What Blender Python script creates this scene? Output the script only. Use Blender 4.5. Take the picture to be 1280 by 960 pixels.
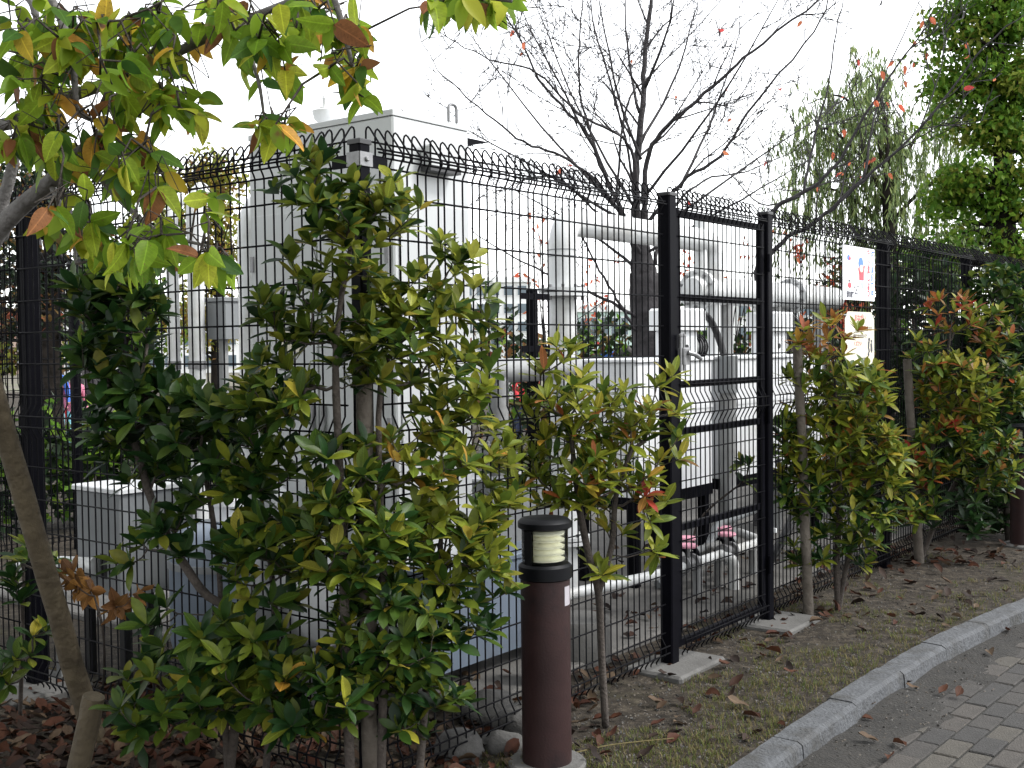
import bpy, math, random
from mathutils import Vector, Matrix, Quaternion
from math import radians, sin, cos, pi, sqrt, atan2

scene = bpy.context.scene
for o in list(bpy.data.objects):
    bpy.data.objects.remove(o)

# ------------------------------------------------------------------ camera
EYE = 1.6
FOC = 1430.0                       # focal length in pixels of the 1280 wide photograph
PITCH, ROLL = -0.0328, 0.0117
fw = Vector((0, cos(PITCH), sin(PITCH)))
up0 = Vector((0, -sin(PITCH), cos(PITCH)))
rt0 = Vector((1, 0, 0))
rt = rt0 * cos(ROLL) - up0 * sin(ROLL)
up = rt0 * sin(ROLL) + up0 * cos(ROLL)
cam_data = bpy.data.cameras.new('camera')
cam = bpy.data.objects.new('camera', cam_data)
scene.collection.objects.link(cam)
cam.matrix_world = Matrix(((rt.x, up.x, -fw.x, 0), (rt.y, up.y, -fw.y, 0), (rt.z, up.z, -fw.z, EYE), (0, 0, 0, 1)))
cam_data.sensor_width = 36
cam_data.lens = 36 * FOC / 1280
cam_data.clip_start = 0.05
cam_data.clip_end = 3000
scene.camera = cam

# ------------------------------------------------------------------ sky, sun, exposure
SUN_EL, SUN_AZ = radians(52), radians(100)         # azimuth clockwise from +Y (camera forward)
world = bpy.data.worlds.new('World')
scene.world = world
world.use_nodes = True
wn = world.node_tree
wn.nodes.clear()
sky = wn.nodes.new('ShaderNodeTexSky')
sky.sky_type = 'NISHITA'
sky.sun_disc = False
sky.sun_elevation = SUN_EL
sky.sun_rotation = SUN_AZ
sky.air_density = 1.0
sky.dust_density = 1.0
sky.ozone_density = 1.0
hs = wn.nodes.new('ShaderNodeHueSaturation')       # thin overcast: the blue is mostly gone
hs.inputs['Saturation'].default_value = 0.12
bgn = wn.nodes.new('ShaderNodeBackground')
bgn.inputs['Strength'].default_value = 0.15
wo = wn.nodes.new('ShaderNodeOutputWorld')
wn.links.new(sky.outputs[0], hs.inputs['Color'])
wn.links.new(hs.outputs[0], bgn.inputs['Color'])
wn.links.new(bgn.outputs[0], wo.inputs['Surface'])
sd = bpy.data.lights.new('sun', 'SUN')
sd.energy = 1.15
sd.angle = radians(14)
sd.color = (1, 0.985, 0.96)
sun = bpy.data.objects.new('sun', sd)
scene.collection.objects.link(sun)
sv = Vector((sin(SUN_AZ) * cos(SUN_EL), cos(SUN_AZ) * cos(SUN_EL), sin(SUN_EL)))
sun.rotation_euler = sv.to_track_quat('Z', 'Y').to_euler()
sun.location = (6, -4, 12)
vs = scene.view_settings
vs.view_transform = 'Standard'
vs.look = 'None'
vs.exposure = 1.85
vs.gamma = 1.0
vs.use_curve_mapping = False
scene.render.engine = 'CYCLES'
scene.cycles.max_bounces = 6
scene.cycles.transparent_max_bounces = 8

# ------------------------------------------------------------------ places
def ray(px, py):
    return fw + rt * ((px - 640) / FOC) - up * ((py - 480) / FOC)
def P(px, py, Y):
    d = ray(px, py); k = Y / d.y
    return Vector((d.x * k, Y, EYE + d.z * k))
def G(px, py, z=0.0):
    d = ray(px, py); k = (z - EYE) / d.z
    return Vector((d.x * k, d.y * k, z))
TH = 0.659
RD = Vector((sin(TH), cos(TH), 0))                  # along the gate side of the fence
LD = Vector((-cos(TH), sin(TH), 0))                 # along the other side, into the compound
CORNER = Vector((-0.516, 3.964, 0))
ANG = atan2(RD.y, RD.x)
def F(s, t, z=0.0):
    return CORNER + RD * s + LD * t + Vector((0, 0, z))

# ------------------------------------------------------------------ helpers
def link(o, parent=None):
    scene.collection.objects.link(o)
    if parent is not None:
        o.parent = parent
    return o
def tag(o, label=None, cat=None, group=None, kind=None):
    if label: o['label'] = label
    if cat: o['category'] = cat
    if group: o['group'] = group
    if kind: o['kind'] = kind
    return o
def empty(name, loc=(0, 0, 0), rz=0.0, label=None, cat=None, group=None):
    o = bpy.data.objects.new(name, None)
    o.empty_display_size = 0.1
    o.location = loc
    o.rotation_euler = (0, 0, rz)
    link(o)
    return tag(o, label, cat, group)

class MB:
    def __init__(s):
        s.v = []; s.f = []; s.m = []
    def add(s, vs_, fs_, mi=0):
        b = len(s.v)
        s.v.extend([tuple(p) for p in vs_])
        for q in fs_:
            s.f.append([i + b for i in q]); s.m.append(mi)
        return s
    def box(s, x0, x1, y0, y1, z0, z1, bev=0.0, mi=0):
        if bev <= 0:
            vs_ = [(x0, y0, z0), (x1, y0, z0), (x1, y1, z0), (x0, y1, z0), (x0, y0, z1), (x1, y0, z1), (x1, y1, z1), (x0, y1, z1)]
            fs_ = [(0, 3, 2, 1), (4, 5, 6, 7), (0, 1, 5, 4), (1, 2, 6, 5), (2, 3, 7, 6), (3, 0, 4, 7)]
            return s.add(vs_, fs_, mi)
        b = bev                                     # chamfered top and upright edges
        def ring(i, z): return [(x0 + i, y0 + 0, z), (x1 - i, y0, z), (x1, y0 + i, z), (x1, y1 - i, z), (x1 - i, y1, z), (x0 + i, y1, z), (x0, y1 - i, z), (x0, y0 + i, z)]
        vs_ = ring(b, z0) + ring(b, z1 - b) + [(x0 + b, y0 + b, z1), (x1 - b, y0 + b, z1), (x1 - b, y0 + b, z1), (x1 - b, y1 - b, z1), (x1 - b, y1 - b, z1), (x0 + b, y1 - b, z1), (x0 + b, y1 - b, z1), (x0 + b, y0 + b, z1)]
        fs_ = [tuple(range(7, -1, -1)), (16, 17, 19, 21)]
        for i in range(8):
            j = (i + 1) % 8
            fs_.append((i, j, 8 + j, 8 + i))
            if i % 2 == 0: fs_.append((8 + i, 8 + j, 16 + j, 16 + i))
            else: fs_.append((8 + i, 8 + j, 16 + i))
        return s.add(vs_, fs_, mi)
    def tube(s, pts, rad, n=6, cap=True, mi=0):
        pts = [Vector(p) for p in pts]
        if not hasattr(rad, '__len__'): rad = [rad] * len(pts)
        prev = None; vs_ = []; fs_ = []
        for i, p in enumerate(pts):
            a = pts[max(i - 1, 0)]; b = pts[min(i + 1, len(pts) - 1)]
            t = (b - a)
            if t.length < 1e-9: t = Vector((0, 0, 1))
            t.normalize()
            if prev is None:
                u = t.orthogonal().normalized()
            else:
                u = prev - t * prev.dot(t)
                u = u.normalized() if u.length > 1e-6 else t.orthogonal().normalized()
            prev = u
            w = t.cross(u)
            for k in range(n):
                a_ = 2 * pi * k / n
                vs_.append(p + (u * cos(a_) + w * sin(a_)) * rad[i])
        for i in range(len(pts) - 1):
            for k in range(n):
                k2 = (k + 1) % n
                fs_.append((i * n + k, i * n + k2, (i + 1) * n + k2, (i + 1) * n + k))
        if cap:
            fs_.append(tuple(range(n - 1, -1, -1)))
            e = (len(pts) - 1) * n
            fs_.append(tuple(range(e, e + n)))
        return s.add(vs_, fs_, mi)
    def lathe(s, prof, c=(0, 0, 0), n=32, mi=0, M=None):
        vs_ = []; fs_ = []
        for r_, z in prof:
            for k in range(n):
                a = 2 * pi * k / n
                q = Vector((r_ * cos(a), r_ * sin(a), z))
                if M is not None: q = M @ q
                vs_.append(q + Vector(c))
        for i in range(len(prof) - 1):
            for k in range(n):
                k2 = (k + 1) % n
                fs_.append((i * n + k, i * n + k2, (i + 1) * n + k2, (i + 1) * n + k))
        fs_.append(tuple(range(n - 1, -1, -1)))
        e = (len(prof) - 1) * n
        fs_.append(tuple(range(e, e + n)))
        return s.add(vs_, fs_, mi)
    def build(s, name, mats, parent=None, smooth=False, loc=None):
        me = bpy.data.meshes.new(name)
        me.from_pydata(s.v, [], s.f)
        if not isinstance(mats, (list, tuple)): mats = [mats]
        for m in mats: me.materials.append(m)
        if len(mats) > 1: me.polygons.foreach_set('material_index', s.m)
        if smooth:
            me.polygons.foreach_set('use_smooth', [True] * len(me.polygons))
            if smooth != 'all':
                me.update()
                me.set_sharp_from_angle(angle=radians(38))
        me.update()
        o = bpy.data.objects.new(name, me)
        if loc is not None: o.location = loc
        return link(o, parent)

# ------------------------------------------------------------------ materials
def mat(name, col, rough=0.6, var=0.0, scale=6.0, bump=0.0, bscale=60.0, metal=0.0, col2=None, spec=0.5, stain=None, sscale=2.0, detail=5.0):
    m = bpy.data.materials.new(name); m.use_nodes = True
    nt = m.node_tree; b = nt.nodes['Principled BSDF']
    b.inputs['Roughness'].default_value = rough
    b.inputs['Metallic'].default_value = metal
    b.inputs['Specular IOR Level'].default_value = spec
    col = (*col, 1)
    if var > 0 or col2 is not None:
        tc = nt.nodes.new('ShaderNodeTexCoord')
        nz = nt.nodes.new('ShaderNodeTexNoise'); nz.inputs['Scale'].default_value = scale; nz.inputs['Detail'].default_value = detail
        nz.inputs['Roughness'].default_value = 0.65
        nt.links.new(tc.outputs['Object'], nz.inputs['Vector'])
        rp = nt.nodes.new('ShaderNodeValToRGB')
        rp.color_ramp.elements[0].position = 0.33; rp.color_ramp.elements[1].position = 0.67
        c2 = (*col2, 1) if col2 is not None else tuple(min(1, c * (1 + var)) for c in col[:3]) + (1,)
        c1 = col if col2 is not None else tuple(c * (1 - var) for c in col[:3]) + (1,)
        rp.color_ramp.elements[0].color = c1; rp.color_ramp.elements[1].color = c2
        nt.links.new(nz.outputs['Fac'], rp.inputs['Fac'])
        out = rp.outputs['Color']
        if stain is not None:
            n2 = nt.nodes.new('ShaderNodeTexNoise'); n2.inputs['Scale'].default_value = sscale; n2.inputs['Detail'].default_value = 8
            n2.inputs['Roughness'].default_value = 0.7
            nt.links.new(tc.outputs['Object'], n2.inputs['Vector'])
            r2 = nt.nodes.new('ShaderNodeValToRGB'); r2.color_ramp.elements[0].position = 0.5; r2.color_ramp.elements[1].position = 0.68
            nt.links.new(n2.outputs['Fac'], r2.inputs['Fac'])
            mx = nt.nodes.new('ShaderNodeMix'); mx.data_type = 'RGBA'
            nt.links.new(r2.outputs['Color'], mx.inputs['Factor'])
            nt.links.new(out, mx.inputs[6]); mx.inputs[7].default_value = (*stain, 1)
            out = mx.outputs[2]
        nt.links.new(out, b.inputs['Base Color'])
    else:
        b.inputs['Base Color'].default_value = col
    if bump > 0:
        tc = nt.nodes.new('ShaderNodeTexCoord')
        nb = nt.nodes.new('ShaderNodeTexNoise'); nb.inputs['Scale'].default_value = bscale; nb.inputs['Detail'].default_value = 6
        nt.links.new(tc.outputs['Object'], nb.inputs['Vector'])
        bp = nt.nodes.new('ShaderNodeBump'); bp.inputs['Strength'].default_value = bump; bp.inputs['Distance'].default_value = 0.02
        nt.links.new(nb.outputs['Fac'], bp.inputs['Height'])
        nt.links.new(bp.outputs['Normal'], b.inputs['Normal'])
    return m

def leafmat(name, stops, transl=0.35, rough=0.46, spec=0.16, spot=None):
    m = bpy.data.materials.new(name); m.use_nodes = True
    nt = m.node_tree; b = nt.nodes['Principled BSDF']; out = nt.nodes['Material Output']
    oi = nt.nodes.new('ShaderNodeObjectInfo'); ge = nt.nodes.new('ShaderNodeNewGeometry')
    ad = nt.nodes.new('ShaderNodeMath'); ad.operation = 'ADD'
    nt.links.new(oi.outputs['Random'], ad.inputs[0]); nt.links.new(ge.outputs['Random Per Island'], ad.inputs[1])
    fr = nt.nodes.new('ShaderNodeMath'); fr.operation = 'FRACT'
    nt.links.new(ad.outputs[0], fr.inputs[0])
    rp = nt.nodes.new('ShaderNodeValToRGB'); cr = rp.color_ramp
    cr.elements[0].position = stops[0][0]; cr.elements[0].color = (*stops[0][1], 1)
    cr.elements[1].position = stops[-1][0]; cr.elements[1].color = (*stops[-1][1], 1)
    for p_, c_ in stops[1:-1]:
        e = cr.elements.new(p_); e.color = (*c_, 1)
    nt.links.new(fr.outputs[0], rp.inputs['Fac'])
    # mottling of the blade
    tc = nt.nodes.new('ShaderNodeTexCoord')
    nz = nt.nodes.new('ShaderNodeTexNoise'); nz.inputs['Scale'].default_value = 5.0 if spot else 40.0; nz.inputs['Detail'].default_value = 4
    nt.links.new(tc.outputs['Object'], nz.inputs['Vector'])
    mp = nt.nodes.new('ShaderNodeMapRange'); mp.inputs['From Min'].default_value = 0.3; mp.inputs['From Max'].default_value = 0.7
    mp.inputs['To Min'].default_value = 0.78; mp.inputs['To Max'].default_value = 1.2
    nt.links.new(nz.outputs['Fac'], mp.inputs['Value'])
    vm = nt.nodes.new('ShaderNodeVectorMath'); vm.operation = 'SCALE'
    nt.links.new(rp.outputs['Color'], vm.inputs[0]); nt.links.new(mp.outputs['Result'], vm.inputs['Scale'])
    colout = vm.outputs['Vector']
    def mth(op, a, b=None):                          # midrib and side veins from the blade's own coordinates
        n_ = nt.nodes.new('ShaderNodeMath'); n_.operation = op
        for i_, q in enumerate((a, b)):
            if q is None: continue
            if isinstance(q, (int, float)): n_.inputs[i_].default_value = q
            else: nt.links.new(q, n_.inputs[i_])
        return n_.outputs[0]
    ax = nt.nodes.new('ShaderNodeAttribute'); ax.attribute_name = 'leaf_x'
    ay = nt.nodes.new('ShaderNodeAttribute'); ay.attribute_name = 'leaf_y'
    ab = mth('ABSOLUTE', mth('SUBTRACT', ax.outputs['Fac'], 1.0))
    rib = mth('LESS_THAN', ab, .016)
    vein = mth('GREATER_THAN', mth('SINE', mth('MULTIPLY', mth('SUBTRACT', ay.outputs['Fac'], mth('MULTIPLY', ab, .9)), 62.0)), .86)
    gain = mth('ADD', mth('ADD', 1.0, mth('MULTIPLY', rib, .55)), mth('MULTIPLY', vein, .16))
    v2 = nt.nodes.new('ShaderNodeVectorMath'); v2.operation = 'SCALE'
    nt.links.new(colout, v2.inputs[0]); nt.links.new(gain, v2.inputs['Scale'])
    colout = v2.outputs['Vector']
    if spot:
        n2 = nt.nodes.new('ShaderNodeTexNoise'); n2.inputs['Scale'].default_value = 14; n2.inputs['Detail'].default_value = 3
        nt.links.new(tc.outputs['Object'], n2.inputs['Vector'])
        r2 = nt.nodes.new('ShaderNodeValToRGB'); r2.color_ramp.elements[0].position = 0.64; r2.color_ramp.elements[1].position = 0.7
        nt.links.new(n2.outputs['Fac'], r2.inputs['Fac'])
        mx = nt.nodes.new('ShaderNodeMix'); mx.data_type = 'RGBA'
        nt.links.new(r2.outputs['Color'], mx.inputs['Factor']); nt.links.new(colout, mx.inputs[6]); mx.inputs[7].default_value = (*spot, 1)
        colout = mx.outputs[2]
    nt.links.new(colout, b.inputs['Base Color'])
    b.inputs['Roughness'].default_value = rough
    b.inputs['Specular IOR Level'].default_value = spec
    tr = nt.nodes.new('ShaderNodeBsdfTranslucent')
    gm = nt.nodes.new('ShaderNodeGamma'); gm.inputs['Gamma'].default_value = 0.8
    nt.links.new(colout, gm.inputs['Color']); nt.links.new(gm.outputs['Color'], tr.inputs['Color'])
    ms = nt.nodes.new('ShaderNodeMixShader'); ms.inputs[0].default_value = transl
    nt.links.new(b.outputs[0], ms.inputs[1]); nt.links.new(tr.outputs[0], ms.inputs[2])
    nt.links.new(ms.outputs[0], out.inputs['Surface'])
    return m

M = {}
M['black'] = mat('black_coated_steel', (0.004, 0.004, 0.005), 0.5, var=0.25, scale=20, spec=0.05)
M['post'] = mat('dark_post_coating', (0.0022, 0.0022, 0.0036), 0.5, var=0.2, scale=12, bump=0.02, bscale=200, spec=0.04)
M['galv'] = mat('galvanised_steel', (0.176, 0.176, 0.18), 0.45, var=0.2, scale=30, metal=0.4)
M['white_paint'] = mat('white_painted_steel', (0.60, 0.61, 0.62), 0.45, var=0.03, scale=3, stain=(0.45, 0.45, 0.43), sscale=1.4)
M['cab'] = mat('cabinet_paint', (0.378, 0.3888, 0.3915), 0.5, var=0.02, scale=2, stain=(0.3375, 0.3465, 0.3465), sscale=0.9)
M['pipe'] = mat('pipe_paint', (0.494, 0.5035, 0.5035), 0.4, var=0.05, scale=4, stain=(0.342, 0.3325, 0.3087), sscale=2.2)
M['grey_pipe'] = mat('grey_pipe_paint', (0.208, 0.212, 0.212), 0.4, var=0.08, scale=6, stain=(0.12, 0.116, 0.108), sscale=3)
M['bluegrey'] = mat('blue_grey_paint', (0.1125, 0.1387, 0.1762), 0.4, var=0.06, scale=4, stain=(0.0863, 0.1013, 0.1237), sscale=2)
M['lightgrey'] = mat('light_grey_paint', (0.165, 0.174, 0.18), 0.45, var=0.04, scale=4, stain=(0.15, 0.1537, 0.15), sscale=1.6)
M['concrete'] = mat('concrete', (0.079, 0.0767, 0.0721), 0.85, var=0.12, scale=5, bump=0.25, bscale=90, stain=(0.0418, 0.04, 0.0363), sscale=1.5)
M['kerb'] = mat('kerb_concrete', (0.0533, 0.0562, 0.0605), 0.9, var=0.22, scale=14, bump=0.7, bscale=60, stain=(0.0235, 0.0226, 0.0196), sscale=4.0)
M['rubber'] = mat('black_rubber', (0.012, 0.012, 0.013), 0.5)
M['stake'] = mat('weathered_stake', (0.0525, 0.042, 0.0322), 0.9, col2=(0.105, 0.091, 0.0735), scale=8, bump=0.5, bscale=40)
M['log'] = mat('weathered_log', (0.036, 0.0258, 0.0132), 0.85, col2=(0.078, 0.06, 0.033), scale=7, bump=0.9, bscale=22)
M['bark'] = mat('shrub_bark', (0.021, 0.0156, 0.012), 0.9, col2=(0.051, 0.0408, 0.033), scale=25, bump=0.5, bscale=90)
M['bark_grey'] = mat('grey_bark', (0.064, 0.0576, 0.0544), 0.85, col2=(0.152, 0.144, 0.14), scale=14, bump=0.5, bscale=60)
M['bark_dark'] = mat('cherry_bark', (0.012, 0.0105, 0.0112), 0.9, col2=(0.0413, 0.0375, 0.0398), scale=9, bump=0.7, bscale=25)
M['bark_black'] = mat('willow_bark', (0.007, 0.006, 0.005), 0.95, spec=0.1, col2=(0.024, 0.02, 0.017), scale=8, bump=0.7, bscale=20)
M['stone'] = mat('boulder', (0.03, 0.0285, 0.0263), 0.85, col2=(0.0638, 0.0619, 0.0581), scale=6, bump=0.6, bscale=30)

# ------------------------------------------------------------------ leaves
def leaf_template(width=0.4, droop=0.15, fold=0.18, rows=6, tip=1.0, twist=0.0, wave=0.0):
    v = []; f = []
    for i in range(rows + 1):
        u = i / rows
        w = width * 0.5 * (sin(pi * (u ** tip)) ** 0.75) + (0.012 if u in (0, 1) else 0)
        z = -droop * u * u
        for k in (-1, 0, 1):
            x = k * w
            zz = z + fold * abs(k) * w + twist * k * w * u + wave * sin(u * 9 + k) * abs(k)
            v.append(Vector((x, u, zz)))
    for i in range(rows):
        for k in range(2):
            a = i * 3 + k
            f.append((a, a + 1, a + 4, a + 3))
    return v, f
def leaf_set(kind, seed):
    r = random.Random(seed); out = []
    for i in range(6):
        if kind == 'shrub': out.append(leaf_template(r.uniform(.36, .47), r.uniform(-.05, .25), r.uniform(.1, .45), 6, r.uniform(1.1, 1.35), r.uniform(-.2, .2)))
        elif kind == 'slim': out.append(leaf_template(r.uniform(.28, .37), r.uniform(-.05, .3), r.uniform(.15, .6), 6, r.uniform(1.05, 1.3), r.uniform(-.2, .2)))
        elif kind == 'magnolia': out.append(leaf_template(r.uniform(.42, .58), r.uniform(.1, .4), r.uniform(.0, .5), 7, r.uniform(.7, .85), r.uniform(-.5, .5), .02))
        elif kind == 'dead': out.append(leaf_template(r.uniform(.4, .6), r.uniform(-.5, .5), r.uniform(.3, .9), 5, 1.0, r.uniform(-.8, .8), .05))
        elif kind == 'small': out.append(leaf_template(r.uniform(.5, .65), r.uniform(0, .2), r.uniform(0, .3), 2, 1.0))
        elif kind == 'willow': out.append(leaf_template(r.uniform(.13, .18), r.uniform(0, .2), .1, 2, 1.0))
    return out
SETS = {k: leaf_set(k, i + 3) for i, k in enumerate(('shrub', 'magnolia', 'dead', 'small', 'willow', 'slim'))}
LEAFMESH = {}
def leaf_mesh(kind, i, m):
    key = (kind, i, m.name)
    if key not in LEAFMESH:
        v, f = SETS[kind][i]
        me = bpy.data.meshes.new('leaf')
        me.from_pydata([tuple(p) for p in v], [], f)
        me.materials.append(m)
        me.polygons.foreach_set('use_smooth', [True] * len(me.polygons))
        for an, ix in (('leaf_x', 0), ('leaf_y', 1)):
            at = me.attributes.new(an, 'FLOAT', 'POINT'); at.data.foreach_set('value', [p[ix] + 1.0 for p in v])
        me.update()
        LEAFMESH[key] = me
    return LEAFMESH[key]
def leaf_matrix(pos, d, nrm, size):
    y = d.normalized()
    x = y.cross(nrm)
    if x.length < 1e-4: x = y.orthogonal()
    x.normalize(); z = x.cross(y)
    return Matrix(((x.x * size, y.x * size, z.x * size, pos.x), (x.y * size, y.y * size, z.y * size, pos.y), (x.z * size, y.z * size, z.z * size, pos.z), (0, 0, 0, 1)))
def in_view(p, margin=60):
    d = p - Vector((0, 0, EYE)); z = d.dot(fw)
    if z < 0.2: return False
    x = 640 + FOC * d.dot(rt) / z; y = 480 - FOC * d.dot(up) / z
    return -margin < x < 1280 + margin and -margin < y < 960 + margin
def place_leaves(root, leaves, kind, n_parts=300, name='leaf'):
    """leaves: list of (matrix, material). The largest in view become parts, the rest one foliage mesh."""
    base = root.location.copy()
    eye = Vector((0, 0, EYE))
    def key(L):
        p = L[0].translation
        return (0 if in_view(p, 0) else 1, (p - eye).length / max(.01, L[0].col[1].to_3d().length))
    leaves = sorted(leaves, key=key)
    inv = Matrix.Translation(-base)
    rnd = random.Random(len(leaves))
    for mt, m in leaves[:n_parts]:
        o = bpy.data.objects.new(name, leaf_mesh(kind, rnd.randrange(6), m))
        link(o, root); o.matrix_basis = inv @ mt
    rest = leaves[n_parts:]
    if rest:
        mats = []; mb = MB()
        for mt, m in rest:
            if m not in mats: mats.append(m)
            v, f = SETS[kind][rnd.randrange(6)]
            T = inv @ mt
            mb.add([T @ p for p in v], f, mats.index(m))
        o = mb.build('foliage', mats, root, smooth='all')
        o['kind'] = 'stuff'

def rvec(r):
    while True:
        v = Vector((r.uniform(-1, 1), r.uniform(-1, 1), r.uniform(-1, 1)))
        if 0.05 < v.length < 1: return v
def smooth_path(pts, n=4):
    pts = [Vector(p) for p in pts]
    if len(pts) < 3: return pts
    out = []
    for i in range(len(pts) - 1):
        p0 = pts[max(i - 1, 0)]; p1 = pts[i]; p2 = pts[i + 1]; p3 = pts[min(i + 2, len(pts) - 1)]
        for k in range(n):
            t = k / n
            out.append(0.5 * ((2 * p1) + (p2 - p0) * t + (2 * p0 - 5 * p1 + 4 * p2 - p3) * t * t + (3 * p1 - p0 - 3 * p2 + p3) * t ** 3))
    out.append(pts[-1])
    return out

def shrub(name, label, cat, base, stems, blobs, spacing, leaf_len, mats, seed, trunk_r=0.022, bark='bark', per=(6, 9), group=None, n_parts=300, along=0.5, kind='shrub', leaf_up=0.5):
    """stems: point lists from the ground; blobs: (centre, rx, ry(depth), rz, density, material key)"""
    r = random.Random(seed)
    base = Vector(base)
    root = empty(name, base, 0, label, cat, group)
    nodes = []       # (pos, parent index)
    chains = []
    for st in stems:
        pth = smooth_path(st, 5)
        last = -1; ch = []
        for p in pth:
            nodes.append([p, last, 0]); last = len(nodes) - 1; ch.append(last)
        chains.append(ch)
    tips = []
    for (c, rx, ry, rz, dens, mk) in blobs:
        vol = 4.19 * rx * ry * rz
        n = max(3, int(1.75 * dens * vol / (spacing ** 3)))
        tries = 0; got = 0
        while got < n and tries < n * 12:
            tries += 1
            v = rvec(r)
            v = v * (v.length ** -0.35)
            if v.length > 1.05: continue
            p = c + Vector((v.x * rx, v.y * ry, v.z * rz))
            if p.z < 0.06: continue
            if any((p - q).length < spacing * 0.5 for q, _ in tips): continue
            tips.append((p, mk)); got += 1
    def nd(p):
        return min((p - q[0]).length for q in nodes)
    tips.sort(key=lambda T: nd(T[0]))
    leaves = []
    for p, mk in tips:
        best = None; bc = 1e9
        for i, q in enumerate(nodes):
            d = p - q[0]
            L = d.length
            c_ = L + max(0, -d.z) * 1.5 + (0.0 if L > 0.05 else 0.2)
            if c_ < bc: bc = c_; best = i
        a = nodes[best][0]
        d = p - a; L = d.length
        mid1 = a + d * 0.35 + Vector((0, 0, -0.10 * L)) + rvec(r) * 0.06 * L
        mid2 = a + d * 0.72 + Vector((0, 0, -0.06 * L)) + rvec(r) * 0.05 * L
        ch = [best]; last = best
        for q in (mid1, mid2, p):
            nodes.append([q, last, 0]); last = len(nodes) - 1; ch.append(last)
        chains.append(ch)
        i = last
        while i >= 0:
            nodes[i][2] += 1; i = nodes[i][1]
        # leaves of this twig
        tw = (p - mid2).normalized()
        tw = (tw + Vector((0, 0, leaf_up)) + Vector((0, -0.15, 0))).normalized()
        k = r.randint(*per); a0 = r.uniform(0, 6.28)
        u = tw.orthogonal().normalized(); w = tw.cross(u)
        ml = mats[mk]
        for j in range(k):
            a_ = a0 + j * 2.399
            e = radians(r.uniform(15, 40) + 50 * (1 - j / k))
            d_ = (tw * cos(e) + (u * cos(a_) + w * sin(a_)) * sin(e)).normalized()
            nrm = (tw * 1.0 + Vector((0, 0, 0.5)) + rvec(r) * 0.25)
            leaves.append((leaf_matrix(p - tw * 0.02 * r.random(), d_, nrm, leaf_len * r.uniform(.72, 1.15)), r.choice(ml)))
        m_ = int(along * 6 * r.random() + along)
        for j in range(m_):
            t = r.uniform(0.25, 0.9)
            q = mid1.lerp(p, t)
            d_ = (rvec(r).normalized() + tw * 0.7).normalized()
            leaves.append((leaf_matrix(q, d_, Vector((0, 0, 1)) + rvec(r) * 0.5, leaf_len * r.uniform(.6, 1.0)), r.choice(ml)))
    mb = MB(); tot = max(1, len(tips))
    for ch in chains:
        pts = [nodes[i][0] - base for i in ch]
        rad = []
        for q, i in enumerate(ch):
            n_ = nodes[i][2]
            if q == 0 and len(ch) == 4 and nodes[ch[1]][2] < n_: n_ = nodes[ch[1]][2] + 1
            rad.append(max(0.0016, trunk_r * (max(n_, 0.4) / tot) ** 0.45))
        mb.tube(pts, rad, 6 if rad[0] > .008 else 4)
    mb.build('branches', M[bark], root, smooth='all')
    place_leaves(root, leaves, kind, n_parts)
    return root

def blob(px, py, Y, rx, ry, mk='a', dens=1.0, depth=None):
    k = Y / FOC
    return (P(px, py, Y), rx * k, depth if depth else min(rx, ry) * k * 0.9, ry * k, dens, mk)

# ================================================================== GROUND, KERB, PATH
KIN = [(-3.2, -3.5), (-2.0, -0.9), (-0.95, 1.2), (-0.08, 2.85), (0.35, 3.6), (0.784, 4.237), (1.265, 4.889), (1.756, 5.52), (2.197, 6.048), (3.142, 7.008), (4.4, 8.1), (6.0, 9.25), (9.0, 11.0), (14.0, 13.2)]
KP = smooth_path([Vector((x, y, 0)) for x, y in KIN], 24)
klen = [0.0]
for i in range(1, len(KP)): klen.append(klen[-1] + (KP[i] - KP[i - 1]).length)
def kerb_at(L):
    L = max(0, min(L, klen[-1] - 1e-4))
    lo, hi = 0, len(klen) - 1
    while hi - lo > 1:
        m_ = (lo + hi) // 2
        if klen[m_] <= L: lo = m_
        else: hi = m_
    t = (L - klen[lo]) / max(1e-6, klen[hi] - klen[lo])
    p = KP[lo].lerp(KP[hi], t); d = (KP[hi] - KP[lo]).normalized()
    return p, d, Vector((-d.y, d.x, 0))          # point, direction, normal to the planting side
def kerb_side(p):
    """signed distance to the kerb's inner edge, positive on the planting side, and arc length"""
    bi = min(range(0, len(KP), 3), key=lambda i: (KP[i] - p).length_squared)
    bi = min(range(max(0, bi - 3), min(len(KP), bi + 4)), key=lambda i: (KP[i] - p).length_squared)
    q, d, n = kerb_at(klen[bi])
    return (p - q).dot(n), klen[bi]
from mathutils import noise as mnoise
def bed_z(p):
    d = kerb_side(p)[0]
    k = min(1, max(0, d / 0.4))
    s = (p - CORNER).dot(RD); t = (p - CORNER).dot(LD)
    z = k * (0.018 * mnoise.noise(p * 1.3) + 0.010 * mnoise.noise(p * 5.0) + 0.004 * mnoise.noise(p * 17))
    if s > 0.4 and t > 0.2: z = min(z, 0.0)
    return z

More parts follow.
